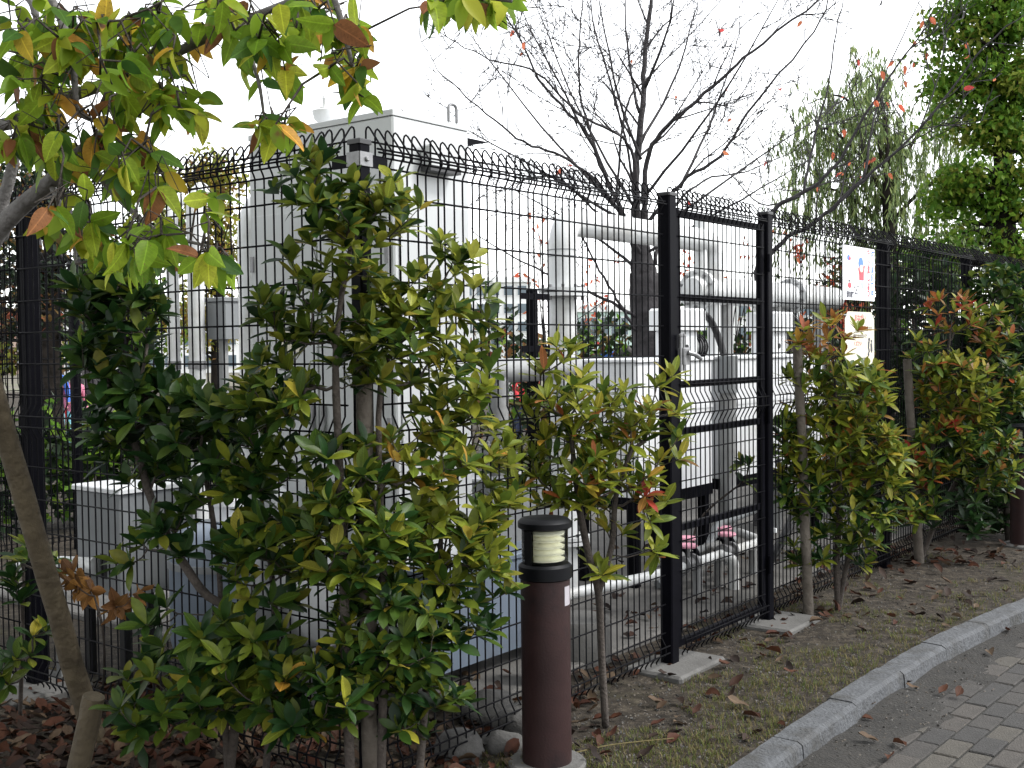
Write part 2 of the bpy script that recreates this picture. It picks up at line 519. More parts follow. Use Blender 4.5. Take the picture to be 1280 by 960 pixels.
def ground_material():
    m = bpy.data.materials.new('soil_and_thin_grass'); m.use_nodes = True
    nt = m.node_tree; b = nt.nodes['Principled BSDF']; b.inputs['Roughness'].default_value = 0.95; b.inputs['Specular IOR Level'].default_value = 0.2
    tc = nt.nodes.new('ShaderNodeTexCoord')
    def nz(scale, detail, rough=.65):
        n = nt.nodes.new('ShaderNodeTexNoise'); n.inputs['Scale'].default_value = scale; n.inputs['Detail'].default_value = detail; n.inputs['Roughness'].default_value = rough
        nt.links.new(tc.outputs['Object'], n.inputs['Vector']); return n
    def ramp(src, stops):
        r_ = nt.nodes.new('ShaderNodeValToRGB')
        r_.color_ramp.elements[0].position = stops[0][0]; r_.color_ramp.elements[0].color = (*stops[0][1], 1)
        r_.color_ramp.elements[1].position = stops[-1][0]; r_.color_ramp.elements[1].color = (*stops[-1][1], 1)
        for p_, c_ in stops[1:-1]:
            e = r_.color_ramp.elements.new(p_); e.color = (*c_, 1)
        nt.links.new(src, r_.inputs['Fac']); return r_.outputs['Color']
    soil = ramp(nz(14, 10, .78).outputs['Fac'], [(.3, (.007, .0055, .004)), (.5, (.028, .0225, .0165)), (.7, (.095, .079, .059))])
    moss = ramp(nz(40, 8, .8).outputs['Fac'], [(.3, (.014, .015, .004)), (.7, (.052, .050, .015))])
    msk = ramp(nz(2.2, 6, .7).outputs['Fac'], [(.55, (0, 0, 0)), (.75, (.7, .7, .7))])
    mx = nt.nodes.new('ShaderNodeMix'); mx.data_type = 'RGBA'
    nt.links.new(msk, mx.inputs['Factor']); nt.links.new(soil, mx.inputs[6]); nt.links.new(moss, mx.inputs[7])
    nt.links.new(mx.outputs[2], b.inputs['Base Color'])
    bp = nt.nodes.new('ShaderNodeBump'); bp.inputs['Strength'].default_value = 0.7; bp.inputs['Distance'].default_value = 0.03
    nt.links.new(nz(45, 10, .75).outputs['Fac'], bp.inputs['Height']); nt.links.new(bp.outputs['Normal'], b.inputs['Normal'])
    return m
M['soil'] = ground_material()
M['far_soil'] = mat('trodden_park_ground', (0.06, 0.0525, 0.0375), 0.95, col2=(0.105, 0.0938, 0.0675), scale=0.6, bump=0.3, bscale=8, stain=(0.09, 0.0975, 0.045), sscale=0.12)
M['dirt'] = mat('washed_out_dirt', (0.0073, 0.0063, 0.0049), 0.95, col2=(0.0198, 0.0175, 0.0142), scale=22, bump=0.8, bscale=80)
M['sand'] = mat('joint_sand', (0.0085, 0.0085, 0.0069), 0.95, col2=(0.0192, 0.0185, 0.0146), scale=30, bump=0.5, bscale=120)

mb = MB(); mb.box(-700, 700, -300, 1500, -0.30, -0.12)
tag(mb.build('ground', M['far_soil']), kind='structure')

# planting bed: a sheet that runs from the kerb far behind the fence
mb = MB()
offs = [0, .03, .07, .12, .18, .25, .33, .42, .52, .63, .75, .88, 1.0, 1.15, 1.3, 1.5, 1.7, 1.9, 2.2, 2.6, 3.2, 4, 5, 7, 10, 15, 25, 45]
Ls = [i * 0.09 for i in range(int(klen[-1] / 0.09))]
for L in Ls:
    p, d, n = kerb_at(L)
    nn = (n * 1.0).normalized()
    for k in offs:
        q = p + nn * k
        mb.v.append((q.x, q.y, bed_z(q) if k < 8 else 0.0))
W_ = len(offs)
for i in range(len(Ls) - 1):
    for k in range(W_ - 1):
        a = i * W_ + k
        mb.f.append([a, a + W_, a + W_ + 1, a + 1]); mb.m.append(0)
tag(mb.build('planting_bed', M['soil'], smooth='all'), kind='structure')

# brick path: bedding sheet, bricks, and the dirt washed along the kerb
PZ = -0.07
mb = MB()
for i in range(0, len(Ls)):
    p, d, n = kerb_at(Ls[i])
    for k in (0.05, -0.6, -2.0, -6.0):
        q = p + n * k; mb.v.append((q.x, q.y, PZ - 0.008))
for i in range(len(Ls) - 1):
    for k in range(3):
        a = i * 4 + k; mb.f.append([a, a + 1, a + 5, a + 4]); mb.m.append(0)
path = tag(mb.build('brick_path', M['sand']), kind='structure')
def brickmat(i, c):
    return mat('paving_brick_%d' % i, c, 0.9, var=0.16, scale=18, bump=0.5, bscale=110, stain=tuple(x * .55 for x in c), sscale=7)
bmats = [brickmat(i, c) for i, c in enumerate([(.029, .026, .023), (.039, .034, .029), (.023, .0215, .020), (.045, .040, .032)])]
BL, BW = 0.208, 0.108
bang = radians(50.5)
bu = Vector((cos(bang), sin(bang), 0)); bv = Vector((sin(bang), -cos(bang), 0))
bme = []
for m_ in bmats:
    b_ = MB(); b_.box(-BL / 2 + .004, BL / 2 - .004, -BW / 2 + .004, BW / 2 - .004, -0.05, 0, bev=0.005)
    me = bpy.data.meshes.new('brick'); me.from_pydata(b_.v, [], b_.f); me.materials.append(m_); me.update(); bme.append(me)
rb = random.Random(11)
org = Vector((1.35, 4.62, 0)); nb = 0
for j in range(-3, 30):
    for i in range(-12, 22):
        c = org + bv * (BW * j) + bu * (BL * (i + (0.5 if j % 2 else 0)))
        ks = kerb_side(c)[0]
        if ks > -0.27 or not in_view(c + Vector((0, 0, PZ)), 420) or nb >= 300: continue
        nb += 1
        o = bpy.data.objects.new('brick', rb.choice(bme)); link(o, path)
        o.location = (c.x, c.y, PZ + rb.uniform(-.004, .003))
        o.rotation_euler = (rb.uniform(-.012, .012), rb.uniform(-.012, .012), bang + rb.uniform(-.012, .012))
mb = MB()
for i in range(len(Ls)):
    p, d, n = kerb_at(Ls[i])
    for k in range(15):
        dd = -0.10 - k * 0.045
        q = p + n * dd
        h = 0.022 - 0.055 * (k / 14) + 0.020 * mnoise.noise(q * 2.1) + 0.010 * mnoise.noise(q * 7) + 0.004 * mnoise.noise(q * 21)
        mb.v.append((q.x, q.y, PZ + h))
for i in range(len(Ls) - 1):
    for k in range(14):
        a = i * 15 + k; mb.f.append([a, a + 1, a + 16, a + 15]); mb.m.append(0)
tag(mb.build('dirt_strip', M['dirt'], smooth='all'), kind='structure')

kerb = empty('kerb', (0, 0, 0)); tag(kerb, kind='structure')
L = 0.12
rk = random.Random(4); kn = 0
while L + 0.6 < klen[-1]:
    mb = MB(); prof = [(0.0, -0.2), (0.0, 0.006), (-0.012, 0.018), (-0.115, 0.018), (-0.135, 0.004), (-0.148, -0.12), (-0.148, -0.2)]
    dz = rk.uniform(-.004, .004); dn = rk.uniform(-.004, .004)
    N = 14
    for i in range(N + 1):
        p, d, n = kerb_at(L + 0.004 + (0.592) * i / N)
        for (a, z) in prof:
            a2 = a + dn + .004 * mnoise.noise(Vector((p.x * 14, p.y * 14, a * 30))); z2 = z + dz + .003 * mnoise.noise(Vector((p.x * 11 + 9, p.y * 11, a * 40)))
            mb.v.append((p.x + n.x * a2, p.y + n.y * a2, z2))
    w = len(prof)
    for i in range(N):
        for k in range(w - 1):
            a = i * w + k; mb.f.append([a, a + 1, a + w + 1, a + w]); mb.m.append(0)
    mb.f.append(list(range(w))); mb.m.append(0); mb.f.append([N * w + k for k in range(w - 1, -1, -1)]); mb.m.append(0)
    pmid = kerb_at(L + .3)[0]
    if in_view(pmid, 250) or kn % 1 == 0:
        mb.build('kerb_stone', M['kerb'], kerb)
    kn += 1
    L += 0.6

# concrete slab of the compound
mb = MB(); mb.box(0.95, 9.0, 0.33, 4.6, -0.1, 0.035, bev=0.01)
M['slab'] = mat('slab_concrete', (0.084, 0.08, 0.0736), 0.9, var=0.15, scale=4, bump=0.3, bscale=90, stain=(0.04, 0.0376, 0.0336), sscale=1.2)
slab = mb.build('concrete_slab', M['slab']); slab.location = CORNER; slab.rotation_euler = (0, 0, ANG); tag(slab, kind='structure')

# ================================================================== WIRE FENCE
H = 2.309
WR = 0.0037
def wire_profile(top=True):
    p = [(0, 0.045), (0, 0.055), (-.024, 0.09), (-.024, .125), (0, 0.165), (0, 1.20), (-.03, 1.255), (-.03, 1.305), (0, 1.36), (0, 2.235)]
    p += [(-.006, 2.25), (-.020, 2.275), (-.021, 2.285), (-.012, 2.30), (.045, 2.375), (.054, 2.382), (.062, 2.379), (.066, 2.37), (.067, 2.285)]
    return p
HZ = [(-.024, .09), (-.024, .125), (0, .185), (0, .325), (0, .47), (0, .62), (0, .77), (0, .92), (0, 1.07), (-.03, 1.255), (-.03, 1.305), (0, 1.40), (0, 1.545), (0, 1.69), (0, 1.835), (0, 1.985), (0, 2.135), (0, 2.232),
      (-.022, 2.28), (.067, 2.335), (.067, 2.285), (-.015, 2.293)]
mb = MB(); mb.tube([(0, y, z) for y, z in wire_profile()], WR, 6)
wmesh = bpy.data.meshes.new('vertical_wire'); wmesh.from_pydata(mb.v, [], mb.f); wmesh.materials.append(M['black'])
wmesh.polygons.foreach_set('use_smooth', [True] * len(wmesh.polygons)); wmesh.update()
rw = random.Random(21)
def wire_panel(root, x0, x1, loc=None, rz=None, pitch=0.0505, yoff=0.0):
    m_ = MB()
    for y, z in HZ:
        m_.tube([(x0, y - WR * 1.6 if y < .05 else y, z), (x1, y - WR * 1.6 if y < .05 else y, z)], WR, 6)
    pn = m_.build('wire_panel', M['black'], root, smooth='all')
    n = int((x1 - x0 - 0.02) / pitch); st = (x1 - x0 - n * pitch) / 2
    for i in range(n + 1):
        o = bpy.data.objects.new('vertical_wire', wmesh); link(o, pn)
        o.location = (x0 + st + i * pitch + rw.uniform(-.0012, .0012), 0, 0); o.rotation_euler = (rw.uniform(-.003, .003), rw.uniform(-.0022, .0022), 0)
    return pn
def fence_post(root, x, w=0.066, y=0.046, h=H, m='post', cap=True):
    m_ = MB(); m_.box(x - w / 2, x + w / 2, y - w / 2, y + w / 2, -0.1, h, bev=0.006)
    o = m_.build('post', M[m], root)
    if cap:
        c_ = MB(); c_.box(x - w / 2 - .004, x + w / 2 + .004, y - w / 2 - .004, y + w / 2 + .004, h - .004, h + .014, bev=0.004)
        c_.build('post_cap', M['rubber'], o)
    return o
def footing(x, y, w, d, name, label, root_rot=ANG, base=CORNER, z=0.03):
    m_ = MB(); m_.box(-w / 2, w / 2, -d / 2, d / 2, -0.2, z, bev=0.012)
    o = m_.build(name, M['concrete'])
    o.location = base + Matrix.Rotation(root_rot, 3, 'Z') @ Vector((x, y, 0)); o.rotation_euler = (0, 0, root_rot)
    return tag(o, label, 'footing', 'concrete post footings')

fence = empty('wire_fence', CORNER, ANG, 'black welded wire fence with looped top along the gate and kerb side', 'fence', 'black wire fence runs')
SA, SB, SC, SD, SE = 2.095, 3.195, 5.206, 7.166, 9.13
for x in (0.0,):
    cp = fence_post(fence, 0, 0.055, 0.0, H - .005)
for x in (SC, SD, SE): fence_post(fence, x, 0.075)
for a, b in ((0.065, SA - .05), (SB + .05, SC - .005), (SC + .005, SD - .005), (SD + .005, SE)):
    wire_panel(fence, a, b)
# corner bracket: pale bolted plate with two dark arms
m_ = MB(); m_.box(-.030, .030, -.034, -.028, H - .085, H - .037); m_.box(-.034, -.028, -.028, .03, H - .085, H - .037)
bk = m_.build('corner_bracket', M['galv'], cp)
m_ = MB(); m_.lathe([(0.009, 0), (0.009, .006), (.006, .009)], (0, -.034, H - .061), 10, M=Matrix.Rotation(radians(90), 3, 'X')); m_.build('bolt', M['galv'], cp)
m_ = MB(); m_.box(.031, .115, -.022, -.012, H - .085, H - .045); m_.box(-.022, -.012, .031, .115, H - .085, H - .045); m_.build('bracket_arm', M['post'], cp)
# clips on the posts
for x in (SC, SD):
    for z in (.47, 1.07, 1.69, 2.135):
        m_ = MB(); m_.box(x - .02, x + .02, -.014, .012, z - .012, z + .012); m_.build('clip', M['post'], fence)
# the run to the left of the corner
LL = 4.8
lang = atan2(-LD.y, -LD.x)
lorg = CORNER + LD * LL
lf = empty('wire_fence', lorg, lang, 'black welded wire fence with looped top running left from the corner post', 'fence', 'black wire fence runs')
TL = 2.246
wire_panel(lf, LL - TL + .005, LL - 0.07)
wire_panel(lf, LL - 4.4, LL - TL - .005)
fence_post(lf, LL - TL, 0.075); fence_post(lf, LL - 4.4, .075)
# far side of the compound at the left
bo = CORNER + LD * 5.6 + RD * -1.6
bf = empty('wire_fence', bo, ANG, 'far black wire fence seen through the near mesh beside pale poles', 'fence', 'black wire fence runs')
for x in (0.0, 2.0, 3.95): fence_post(bf, x, 0.066)
wire_panel(bf, 0.01, 1.99); wire_panel(bf, 2.01, 3.95)

footing(SA + .02, -.02, .46, .32, 'concrete_footing', 'concrete footing slab under the left gate post')
footing(SB + .02, -.06, .42, .34, 'concrete_footing', 'concrete footing slab under the right gate post')
footing(LL - TL, 0.0, .46, .40, 'concrete_footing', 'shaded concrete footing slab behind the leaning log at the left', lang, lorg, 0.04)

# gate
gate = empty('gate', F(SA, 0, 0), ANG, 'black mesh gate with horizontal rails and a grey latch', 'gate')
GW = SB - SA
for x, w in ((0.0, .070), (GW, .064)):
    m_ = MB(); m_.box(x - w / 2, x + w / 2, -w / 2, w / 2, -.05, H + .02, bev=.006); p_ = m_.build('gate_post', M['post'], gate)
    c_ = MB(); c_.box(x - w / 2 - .004, x + w / 2 + .004, -w / 2 - .004, w / 2 + .004, H + .017, H + .034, bev=.005); c_.build('post_cap', M['rubber'], p_)
x0, x1 = .055, GW - .05
for x in (x0 + .018, x1 - .018):
    m_ = MB(); m_.box(x - .018, x + .018, -.018, .018, .09, 2.27, bev=.003); m_.build('stile', M['post'], gate)
for z in (.108, .685, 1.165, 1.40, 1.835, 2.25):
    m_ = MB(); m_.box(x0 + .037, x1 - .037, -.014, .014, z - .017, z + .017, bev=.003); m_.build('rail', M['post'], gate)
gp = None
m_ = MB()
for y, z in HZ: m_.tube([(x0 + .02, y - .024, z), (x1 - .02, y - .024, z)], WR, 6)
gp = m_.build('wire_panel', M['black'], gate, smooth='all')
n = int((x1 - x0 - .06) / .0505)
for i in range(n + 1):
    o = bpy.data.objects.new('vertical_wire', wmesh); link(o, gp); o.location = (x0 + .035 + i * .0505, -.019, 0)
# latch
lt = MB(); lt.box(.035, .095, -.075, -.035, 1.50, 1.585, bev=.006); lt = lt.build('latch', M['galv'], gate)
for x in (.03, .062):
    b_ = MB(); b_.tube([(x, -.055, 1.47), (x, -.055, 1.645)], .007, 8); b_.lathe([(.0, -.004), (.011, 0), (.011, .01), (0, .014)], (x, -.055, 1.64), 10); b_.build('bolt_rod', M['galv'], lt)
b_ = MB(); b_.tube(smooth_path([(.06, -.08, 1.56), (.09, -.10, 1.55), (.125, -.105, 1.535), (.155, -.10, 1.528)], 4), [.012] * 8 + [.010] * 4 + [.006], 8); b_.build('handle', M['galv'], lt)
for z in (.35, 1.2, 2.05):
    b_ = MB(); b_.tube([(GW - .045, -.04, z - .05), (GW - .045, -.04, z + .05)], .011, 8); b_.build('hinge', M['post'], gate)
b_ = MB(); b_.box(GW + .036, GW + .048, -.042, -.02, .52, .545); b_.build('clip', M['white_paint'], gate)

# ================================================================== SIGNS
def flat(root, pts, m, y=-0.0, name='mark', th=0.0012):
    m_ = MB(); n = len(pts)
    m_.add([(x, y - th, z) for x, z in pts] + [(x, y, z) for x, z in pts], [tuple(range(n)), tuple(range(2 * n - 1, n - 1, -1))] + [(i, i + n, (i + 1) % n + n, (i + 1) % n) for i in range(n)])
    return m_.build(name, m, root)
def ell(cx, cz, rx, rz, n=14, a0=0, a1=2 * pi):
    return [(cx + rx * cos(a0 + (a1 - a0) * i / n), cz + rz * sin(a0 + (a1 - a0) * i / n)) for i in range(n)]
def text(root, s_, x, z, size, m, y, rot=0.0, name='lettering', bold=.0022):
    c = bpy.data.curves.new('lettering', 'FONT'); c.body = s_; c.size = size; c.align_x = 'CENTER'; c.align_y = 'CENTER'; c.extrude = 0.0004; c.offset = bold
    o = bpy.data.objects.new('tmp', c); scene.collection.objects.link(o)
    bpy.context.view_layer.update()
    me = bpy.data.meshes.new_from_object(o.evaluated_get(bpy.context.evaluated_depsgraph_get()))
    bpy.data.objects.remove(o)
    me.materials.clear(); me.materials.append(m)
    t = bpy.data.objects.new(name, me); link(t, root)
    t.location = (x, y, z); t.rotation_euler = (radians(90), rot, 0)
    return t
M['sign_white'] = mat('sign_white', (0.72, 0.729, 0.738), 0.4, var=0.015, scale=5)
M['sign_cream'] = mat('sign_cream', (0.54, 0.51, 0.4125), 0.5, var=0.03, scale=6)
M['ink_red'] = mat('ink_red', (0.55, 0.03, 0.05), 0.5)
M['ink_blue'] = mat('ink_blue', (0.04, 0.14, 0.50), 0.5)
M['ink_cyan'] = mat('ink_sky', (0.35, 0.60, 0.80), 0.5)
M['ink_dark'] = mat('ink_dark', (0.03, 0.03, 0.05), 0.5)
M['ink_skin'] = mat('ink_skin', (0.75, 0.50, 0.40), 0.5)
sx0, sx1, sz0, sz1 = 4.227, 4.782, 1.875, 2.222
sg = empty('notice_sign', F(sx0, -.045, sz0), ANG, 'white sign with blue and red vertical lettering and a child, tied to fence', 'sign')
w, h = sx1 - sx0, sz1 - sz0
m_ = MB(); m_.box(0, w, 0, .003, 0, h); m_.build('panel', M['sign_white'], sg)
col_b, col_r = 'ボール遊びは', 'やめましょう'
for i, ch in enumerate(col_b):
    text(sg, ch, w * .925, h * (.885 - i * .148), .050, M['ink_blue'], -.001, radians(90) if ch == 'ー' else 0)
for i, ch in enumerate(col_r):
    text(sg, ch, w * .80, h * (.885 - i * .148), .060, M['ink_red'], -.001)
text(sg, '荒川区', w * .22, h * .09, .042, M['ink_dark'], -.001)
flat(sg, ell(w * .55, h * .70, w * .075, h * .115), M['ink_blue'], -.0006, 'cap_mark')
flat(sg, ell(w * .56, h * .60, w * .06, h * .07), M['ink_skin'], -.002, 'face_mark')
flat(sg, [(w * .50, h * .38), (w * .64, h * .38), (w * .645, h * .53), (w * .68, h * .66), (w * .645, h * .67), (w * .60, h * .55), (w * .53, h * .55), (w * .49, h * .62), (w * .465, h * .60), (w * .50, h * .48)], M['ink_red'], -.0009, 'shirt_mark')
flat(sg, [(w * .51, h * .22), (w * .56, h * .22), (w * .58, h * .33), (w * .60, h * .22), (w * .65, h * .24), (w * .64, h * .375), (w * .50, h * .375)], M['ink_cyan'], -.0006, 'trousers_mark')
flat(sg, ell(w * .17, h * .78, w * .045, h * .05, 10), M['ink_blue'], -.0006); flat(sg, ell(w * .20, h * .765, w * .03, h * .035, 10), M['ink_red'], -.002)
flat(sg, ell(w * .15, h * .64, w * .05, h * .06, 10), M['ink_cyan'], -.0006); flat(sg, ell(w * .24, h * .48, w * .05, h * .045, 10), M['ink_cyan'], -.0006)
flat(sg, ell(w * .20, h * .27, w * .055, h * .055, 10), M['ink_red'], -.0006); flat(sg, ell(w * .19, h * .35, w * .03, h * .02, 8), M['ink_dark'], -.0006)
for a, b in ((.36, .24), (.42, .19), (.46, .26), (.43, .12), (.38, .13)): flat(sg, ell(w * a, h * b, w * .02, h * .022, 7), M['ink_dark'], -.0006)
for a in (.02, .98):
    for b in (.05, .95):
        t_ = MB(); t_.tube([(w * a, -.004, h * b), (w * a, .04, h * b + .006)], .003, 6); t_.build('tie', M['white_paint'], sg)
sx0, sx1, sz0, sz1 = 4.262, 4.775, 1.452, 1.80
sg = empty('notice_sign', F(sx0, -.045, sz0), ANG, 'cream notice sign with small print tied to fence below the white sign', 'sign')
w, h = sx1 - sx0, sz1 - sz0
ch_ = .05
flat(sg, [(ch_, 0), (w - ch_, 0), (w, ch_), (w, h - ch_), (w - ch_, h), (ch_, h), (0, h - ch_), (0, ch_)], M['sign_cream'], .003, 'panel', .003)
text(sg, 'おねがい', w * .5, h * .88, .050, M['ink_red'], -.001, bold=0)
for i, (zz, x_, t_, c_) in enumerate(((.68, .62, 'ここは機械設備です', 'ink_dark'), (.54, .5, '中に入らないで', 'ink_dark'), (.40, .42, 'ください', 'ink_red'), (.09, .6, '管理事務所', 'ink_dark'))):
    text(sg, t_, w * x_, h * zz, .034, M[c_], -.001, bold=0)
for pts in ([(.78, .44), (.83, .45), (.81, .33), (.84, .24), (.81, .23), (.77, .33)], [(.86, .40), (.91, .41), (.93, .27), (.90, .22), (.87, .27)], [(.76, .20), (.80, .26), (.82, .18), (.79, .15)]):
    flat(sg, [(w * a, h * b) for a, b in pts], M['ink_dark'], -.0006)
flat(sg, ell(w * .815, h * .48, w * .03, h * .035, 10), M['ink_dark'], -.0006); flat(sg, ell(w * .895, h * .445, w * .025, h * .03, 10), M['ink_dark'], -.0006)
for a in (.04, .96):
    t_ = MB(); t_.tube([(w * a, -.004, h * .93), (w * a, .04, h * .95)], .004, 6); t_.build('tie', M['white_paint'], sg)

# ================================================================== PLANT INSIDE THE COMPOUND
def eq(name, s, t, label, cat, group=None, z=0.035):
    return empty(name, F(s, t, z), ANG, label, cat, group)
def fillet(pts, r_, n=6):
    pts = [Vector(p) for p in pts]; out = [pts[0]]
    for i in range(1, len(pts) - 1):
        a = (pts[i - 1] - pts[i]); b = (pts[i + 1] - pts[i])
        rr = min(r_, a.length * .49, b.length * .49)
        p0 = pts[i] + a.normalized() * rr; p2 = pts[i] + b.normalized() * rr
        for k in range(n + 1):
            t = k / n
            out.append(p0 * (1 - t) ** 2 + pts[i] * 2 * t * (1 - t) + p2 * t * t)
    out.append(pts[-1]); return out
def part(root, name, m, smooth=False, **k):
    return None
def boxp(root, name, m, x0, x1, y0, y1, z0, z1, bev=.006):
    m_ = MB(); m_.box(x0, x1, y0, y1, z0, z1, bev=bev); return m_.build(name, M[m], root)
def tubep(root, name, m, pts, r_, n=16):
    m_ = MB(); m_.tube(pts, r_, n); return m_.build(name, M[m], root, smooth=True)
def flange(root, c, axis, r_, m='pipe', th=.022, bolts=10):
    R = Vector((0, 0, 1)).rotation_difference(Vector(axis)).to_matrix()
    m_ = MB()
    for off in (-.026, .004): m_.lathe([(r_, off), (r_, off + th)], c, 28, M=R)
    o = m_.build('flange', M[m], root, smooth=True)
    b_ = MB()
    for k in range(bolts):
        a = 2 * pi * k / bolts
        q = R @ Vector((r_ * .84 * cos(a), r_ * .84 * sin(a), -.05)); q2 = R @ Vector((r_ * .84 * cos(a), r_ * .84 * sin(a), .045))
        b_.tube([Vector(c) + q, Vector(c) + q2], .011, 6)
    b_.build('flange_bolts', M['galv'], o)['kind'] = 'stuff'
    return o

# tall control cabinet
cb = eq('control_cabinet', 1.04, .83, 'tall pale grey steel cabinet rising above the fence corner', 'cabinet')
CW, CD, CH = .545, 1.02, 2.665
boxp(cb, 'body', 'cab', 0, CW, 0, CD, .10, CH - .03, .008)
boxp(cb, 'roof', 'cab', -.002, CW + .002, -.002, CD + .002, CH - .029, CH, .004)
boxp(cb, 'plinth', 'rubber', .02, CW - .02, .02, CD - .02, -.03, .10, 0)
for k in range(2):
    boxp(cb, 'door', 'cab', -.010, -.001, .03 + k * .49, .03 + k * .49 + .475, .16, CH - .42, .003)
boxp(cb, 'door', 'cab', .03, CW - .03, -.010, -.001, .16, CH - .42, .003)
boxp(cb, 'vent_hood', 'cab', .17, .40, -.08, -.012, 2.42, 2.52, .01); boxp(cb, 'vent_grille', 'rubber', .175, .395, -.076, -.014, 2.395, 2.419, 0)
m_ = MB(); m_.tube(fillet([(CW - .15, -.0, CH + .0), (CW - .15, -.0, CH + .085), (CW - .09, -.0, CH + .085), (CW - .09, -.0, CH)], .035), .008, 8); m_.build('lifting_eye', M['galv'], cb, smooth=True)
m_ = MB(); m_.lathe([(.02, 0), (.03, .04), (.055, .065), (.066, .105), (.062, .108)], (.20, .66, CH), 24); m_.lathe([(.03, .108), (.03, .125), (.01, .13), (.01, .165), (.014, .17), (.004, .20)], (.20, .66, CH), 12); m_.build('roof_ventilator', M['white_paint'], cb, smooth=True)
for y in (.47, .55):
    boxp(cb, 'handle', 'galv', -.030, -.011, y - .012, y + .012, 1.15, 1.29, .003)
for z in (.4, 1.2, 2.0):
    for y in (.035, .99): boxp(cb, 'hinge', 'galv', -.019, -.0105, y - .012, y + .012, z - .04, z + .04, 0)
boxp(cb, 'warning_plate', 'sign_cream', -.0135, -.0105, .62, .78, 1.55, 1.66, 0)
for k in range(9): boxp(cb, 'louvre', 'cab', -.022, -.0105, .16, .38, .34 + k * .035, .355 + k * .035, .002)
# dark rain hood bracket on the far side wall
m_ = MB(); m_.add([(CW, .04, CH - .05), (CW + .22, .04, CH - .05), (CW + .22, .3, CH - .05), (CW, .3, CH - .05), (CW, .04, CH - .11), (CW + .10, .04, CH - .075), (CW + .10, .3, CH - .075), (CW, .3, CH - .11)], [(0, 1, 2, 3), (4, 7, 6, 5), (0, 4, 5, 1), (3, 2, 6, 7), (1, 5, 6, 2), (0, 3, 7, 4)]); m_.build('rain_hood', M['post'], cb)
# low blue-grey unit in front of the cabinet
lb = eq('pump_housing', 1.03, .60, 'low blue grey steel housing at the foot of the tall cabinet', 'housing')
boxp(lb, 'body', 'bluegrey', 0, .95, 0, .20, .07, .52, .015); boxp(lb, 'lid', 'bluegrey', -.01, .96, -.01, .21, .52, .545, .008)
for x in (.08, .86): boxp(lb, 'foot', 'rubber', x, x + .06, .02, .18, -.02, .07, 0)
# round ended duct behind the cabinet
dk = eq('air_duct', 1.36, 2.16, 'pale round topped duct standing behind the tall cabinet', 'duct')
m_ = MB(); m_.tube(fillet([(0, 0, 0), (0, 0, 2.36), (.45, 0, 2.36)], .16, 8), .12, 20); m_.build('duct_pipe', M['pipe'], dk, smooth=True); flange(dk, (0, 0, 1.2), (0, 0, 1), .16)
# pair of pale poles at the left
for k, (x, y, hh, r_, lab) in enumerate(((1.53, 2.96, 2.56, .05, 'thicker pale vent pole with elbow top, right one of the pair'), (1.45, 3.08, 2.50, .038, 'thinner pale vent pole, left one of the pair'))):
    po = eq('vent_pole', x, y, lab, 'pole', 'pale vent poles')
    tubep(po, 'pipe', 'pipe', fillet([(0, 0, 0), (0, 0, hh - .1), (.10, .05, hh)], .08), r_, 14)
    m_ = MB(); m_.lathe([(r_ * 1.9, 0), (r_ * 1.9, .03), (r_ * 1.2, .035)], (0, 0, 0), 18); m_.build('base_plate', M['galv'], po)
    m_ = MB(); m_.lathe([(r_ * 1.12, 0), (r_ * 1.12, .05)], (0, 0, 1.45), 16); m_.build('collar', M['galv'], po, smooth=True)
gb = eq('junction_box', 1.60, 2.78, 'grey junction box on two legs between pale poles and cabinet', 'box')
boxp(gb, 'body', 'lightgrey', 0, .30, 0, .18, 1.63, 1.86, .008); boxp(gb, 'lid', 'lightgrey', -.01, .31, -.01, .19, 1.86, 1.885, .004); boxp(gb, 'door', 'rubber', .2, .28, -.008, -.001, 1.65, 1.84, 0)
for x in (.03, .24): boxp(gb, 'leg', 'grey_pipe', x, x + .04, .06, .10, 0, 1.63, 0)

# low grey box, tank and pipe at the left
lw = eq('low_cabinet', .32, 1.98, 'low light grey cabinet by the left fence panel', 'cabinet', z=0.0)
boxp(lw, 'body', 'lightgrey', 0, .42, -.02, .36, .42, .92, .01); boxp(lw, 'lid', 'white_paint', -.015, .435, -.035, .375, .92, .945, .006)
for x in (.02, .36):
    for y in (0, .3): boxp(lw, 'leg', 'rubber', x, x + .04, y, y + .04, 0, .42, 0)
boxp(lw, 'vent', 'rubber', -.004, -.001, .10, .15, .50, .62, 0)
wp = eq('white_pipe', .12, 2.2, 'short white pipe lying beside the low grey cabinet', 'pipe', z=0.0)
tubep(wp, 'pipe', 'pipe', fillet([(.0, .30, .56), (.12, .05, .56), (.17, -.06, .56)], .05), .045, 14)
for y in (.0, .22): boxp(wp, 'support', 'grey_pipe', .03, .07, y + .02, y + .06, 0, .53, 0)
tk = eq('blower_tank', .60, 1.50, 'blue grey round shouldered tank behind the dark shrub', 'tank', z=0.0)
m_ = MB(); m_.lathe([(.05, .16), (.22, .16), (.265, .20), (.28, .26), (.28, .62), (.27, .70), (.235, .755), (.17, .79), (.05, .80)], (0, 0, 0), 36); m_.build('shell', M['bluegrey'], tk, smooth='all')
m_ = MB(); m_.lathe([(.29, 0), (.29, .03)], (0, 0, .60), 36); m_.build('band', M['lightgrey'], tk, smooth=True)
m_ = MB(); m_.lathe([(.07, .80), (.07, .87), (.09, .872), (.09, .90)], (0, 0, 0), 20); m_.build('neck', M['white_paint'], tk, smooth=True)
for k in range(3):
    a = k * 2.09 + .4; boxp(tk, 'leg', 'rubber', .2 * cos(a) - .03, .2 * cos(a) + .03, .2 * sin(a) - .03, .2 * sin(a) + .03, 0, .2, 0)
tk2 = eq('white_blower', .55, .92, 'white curved blower casing beside the blue grey tank', 'blower', z=0.0)
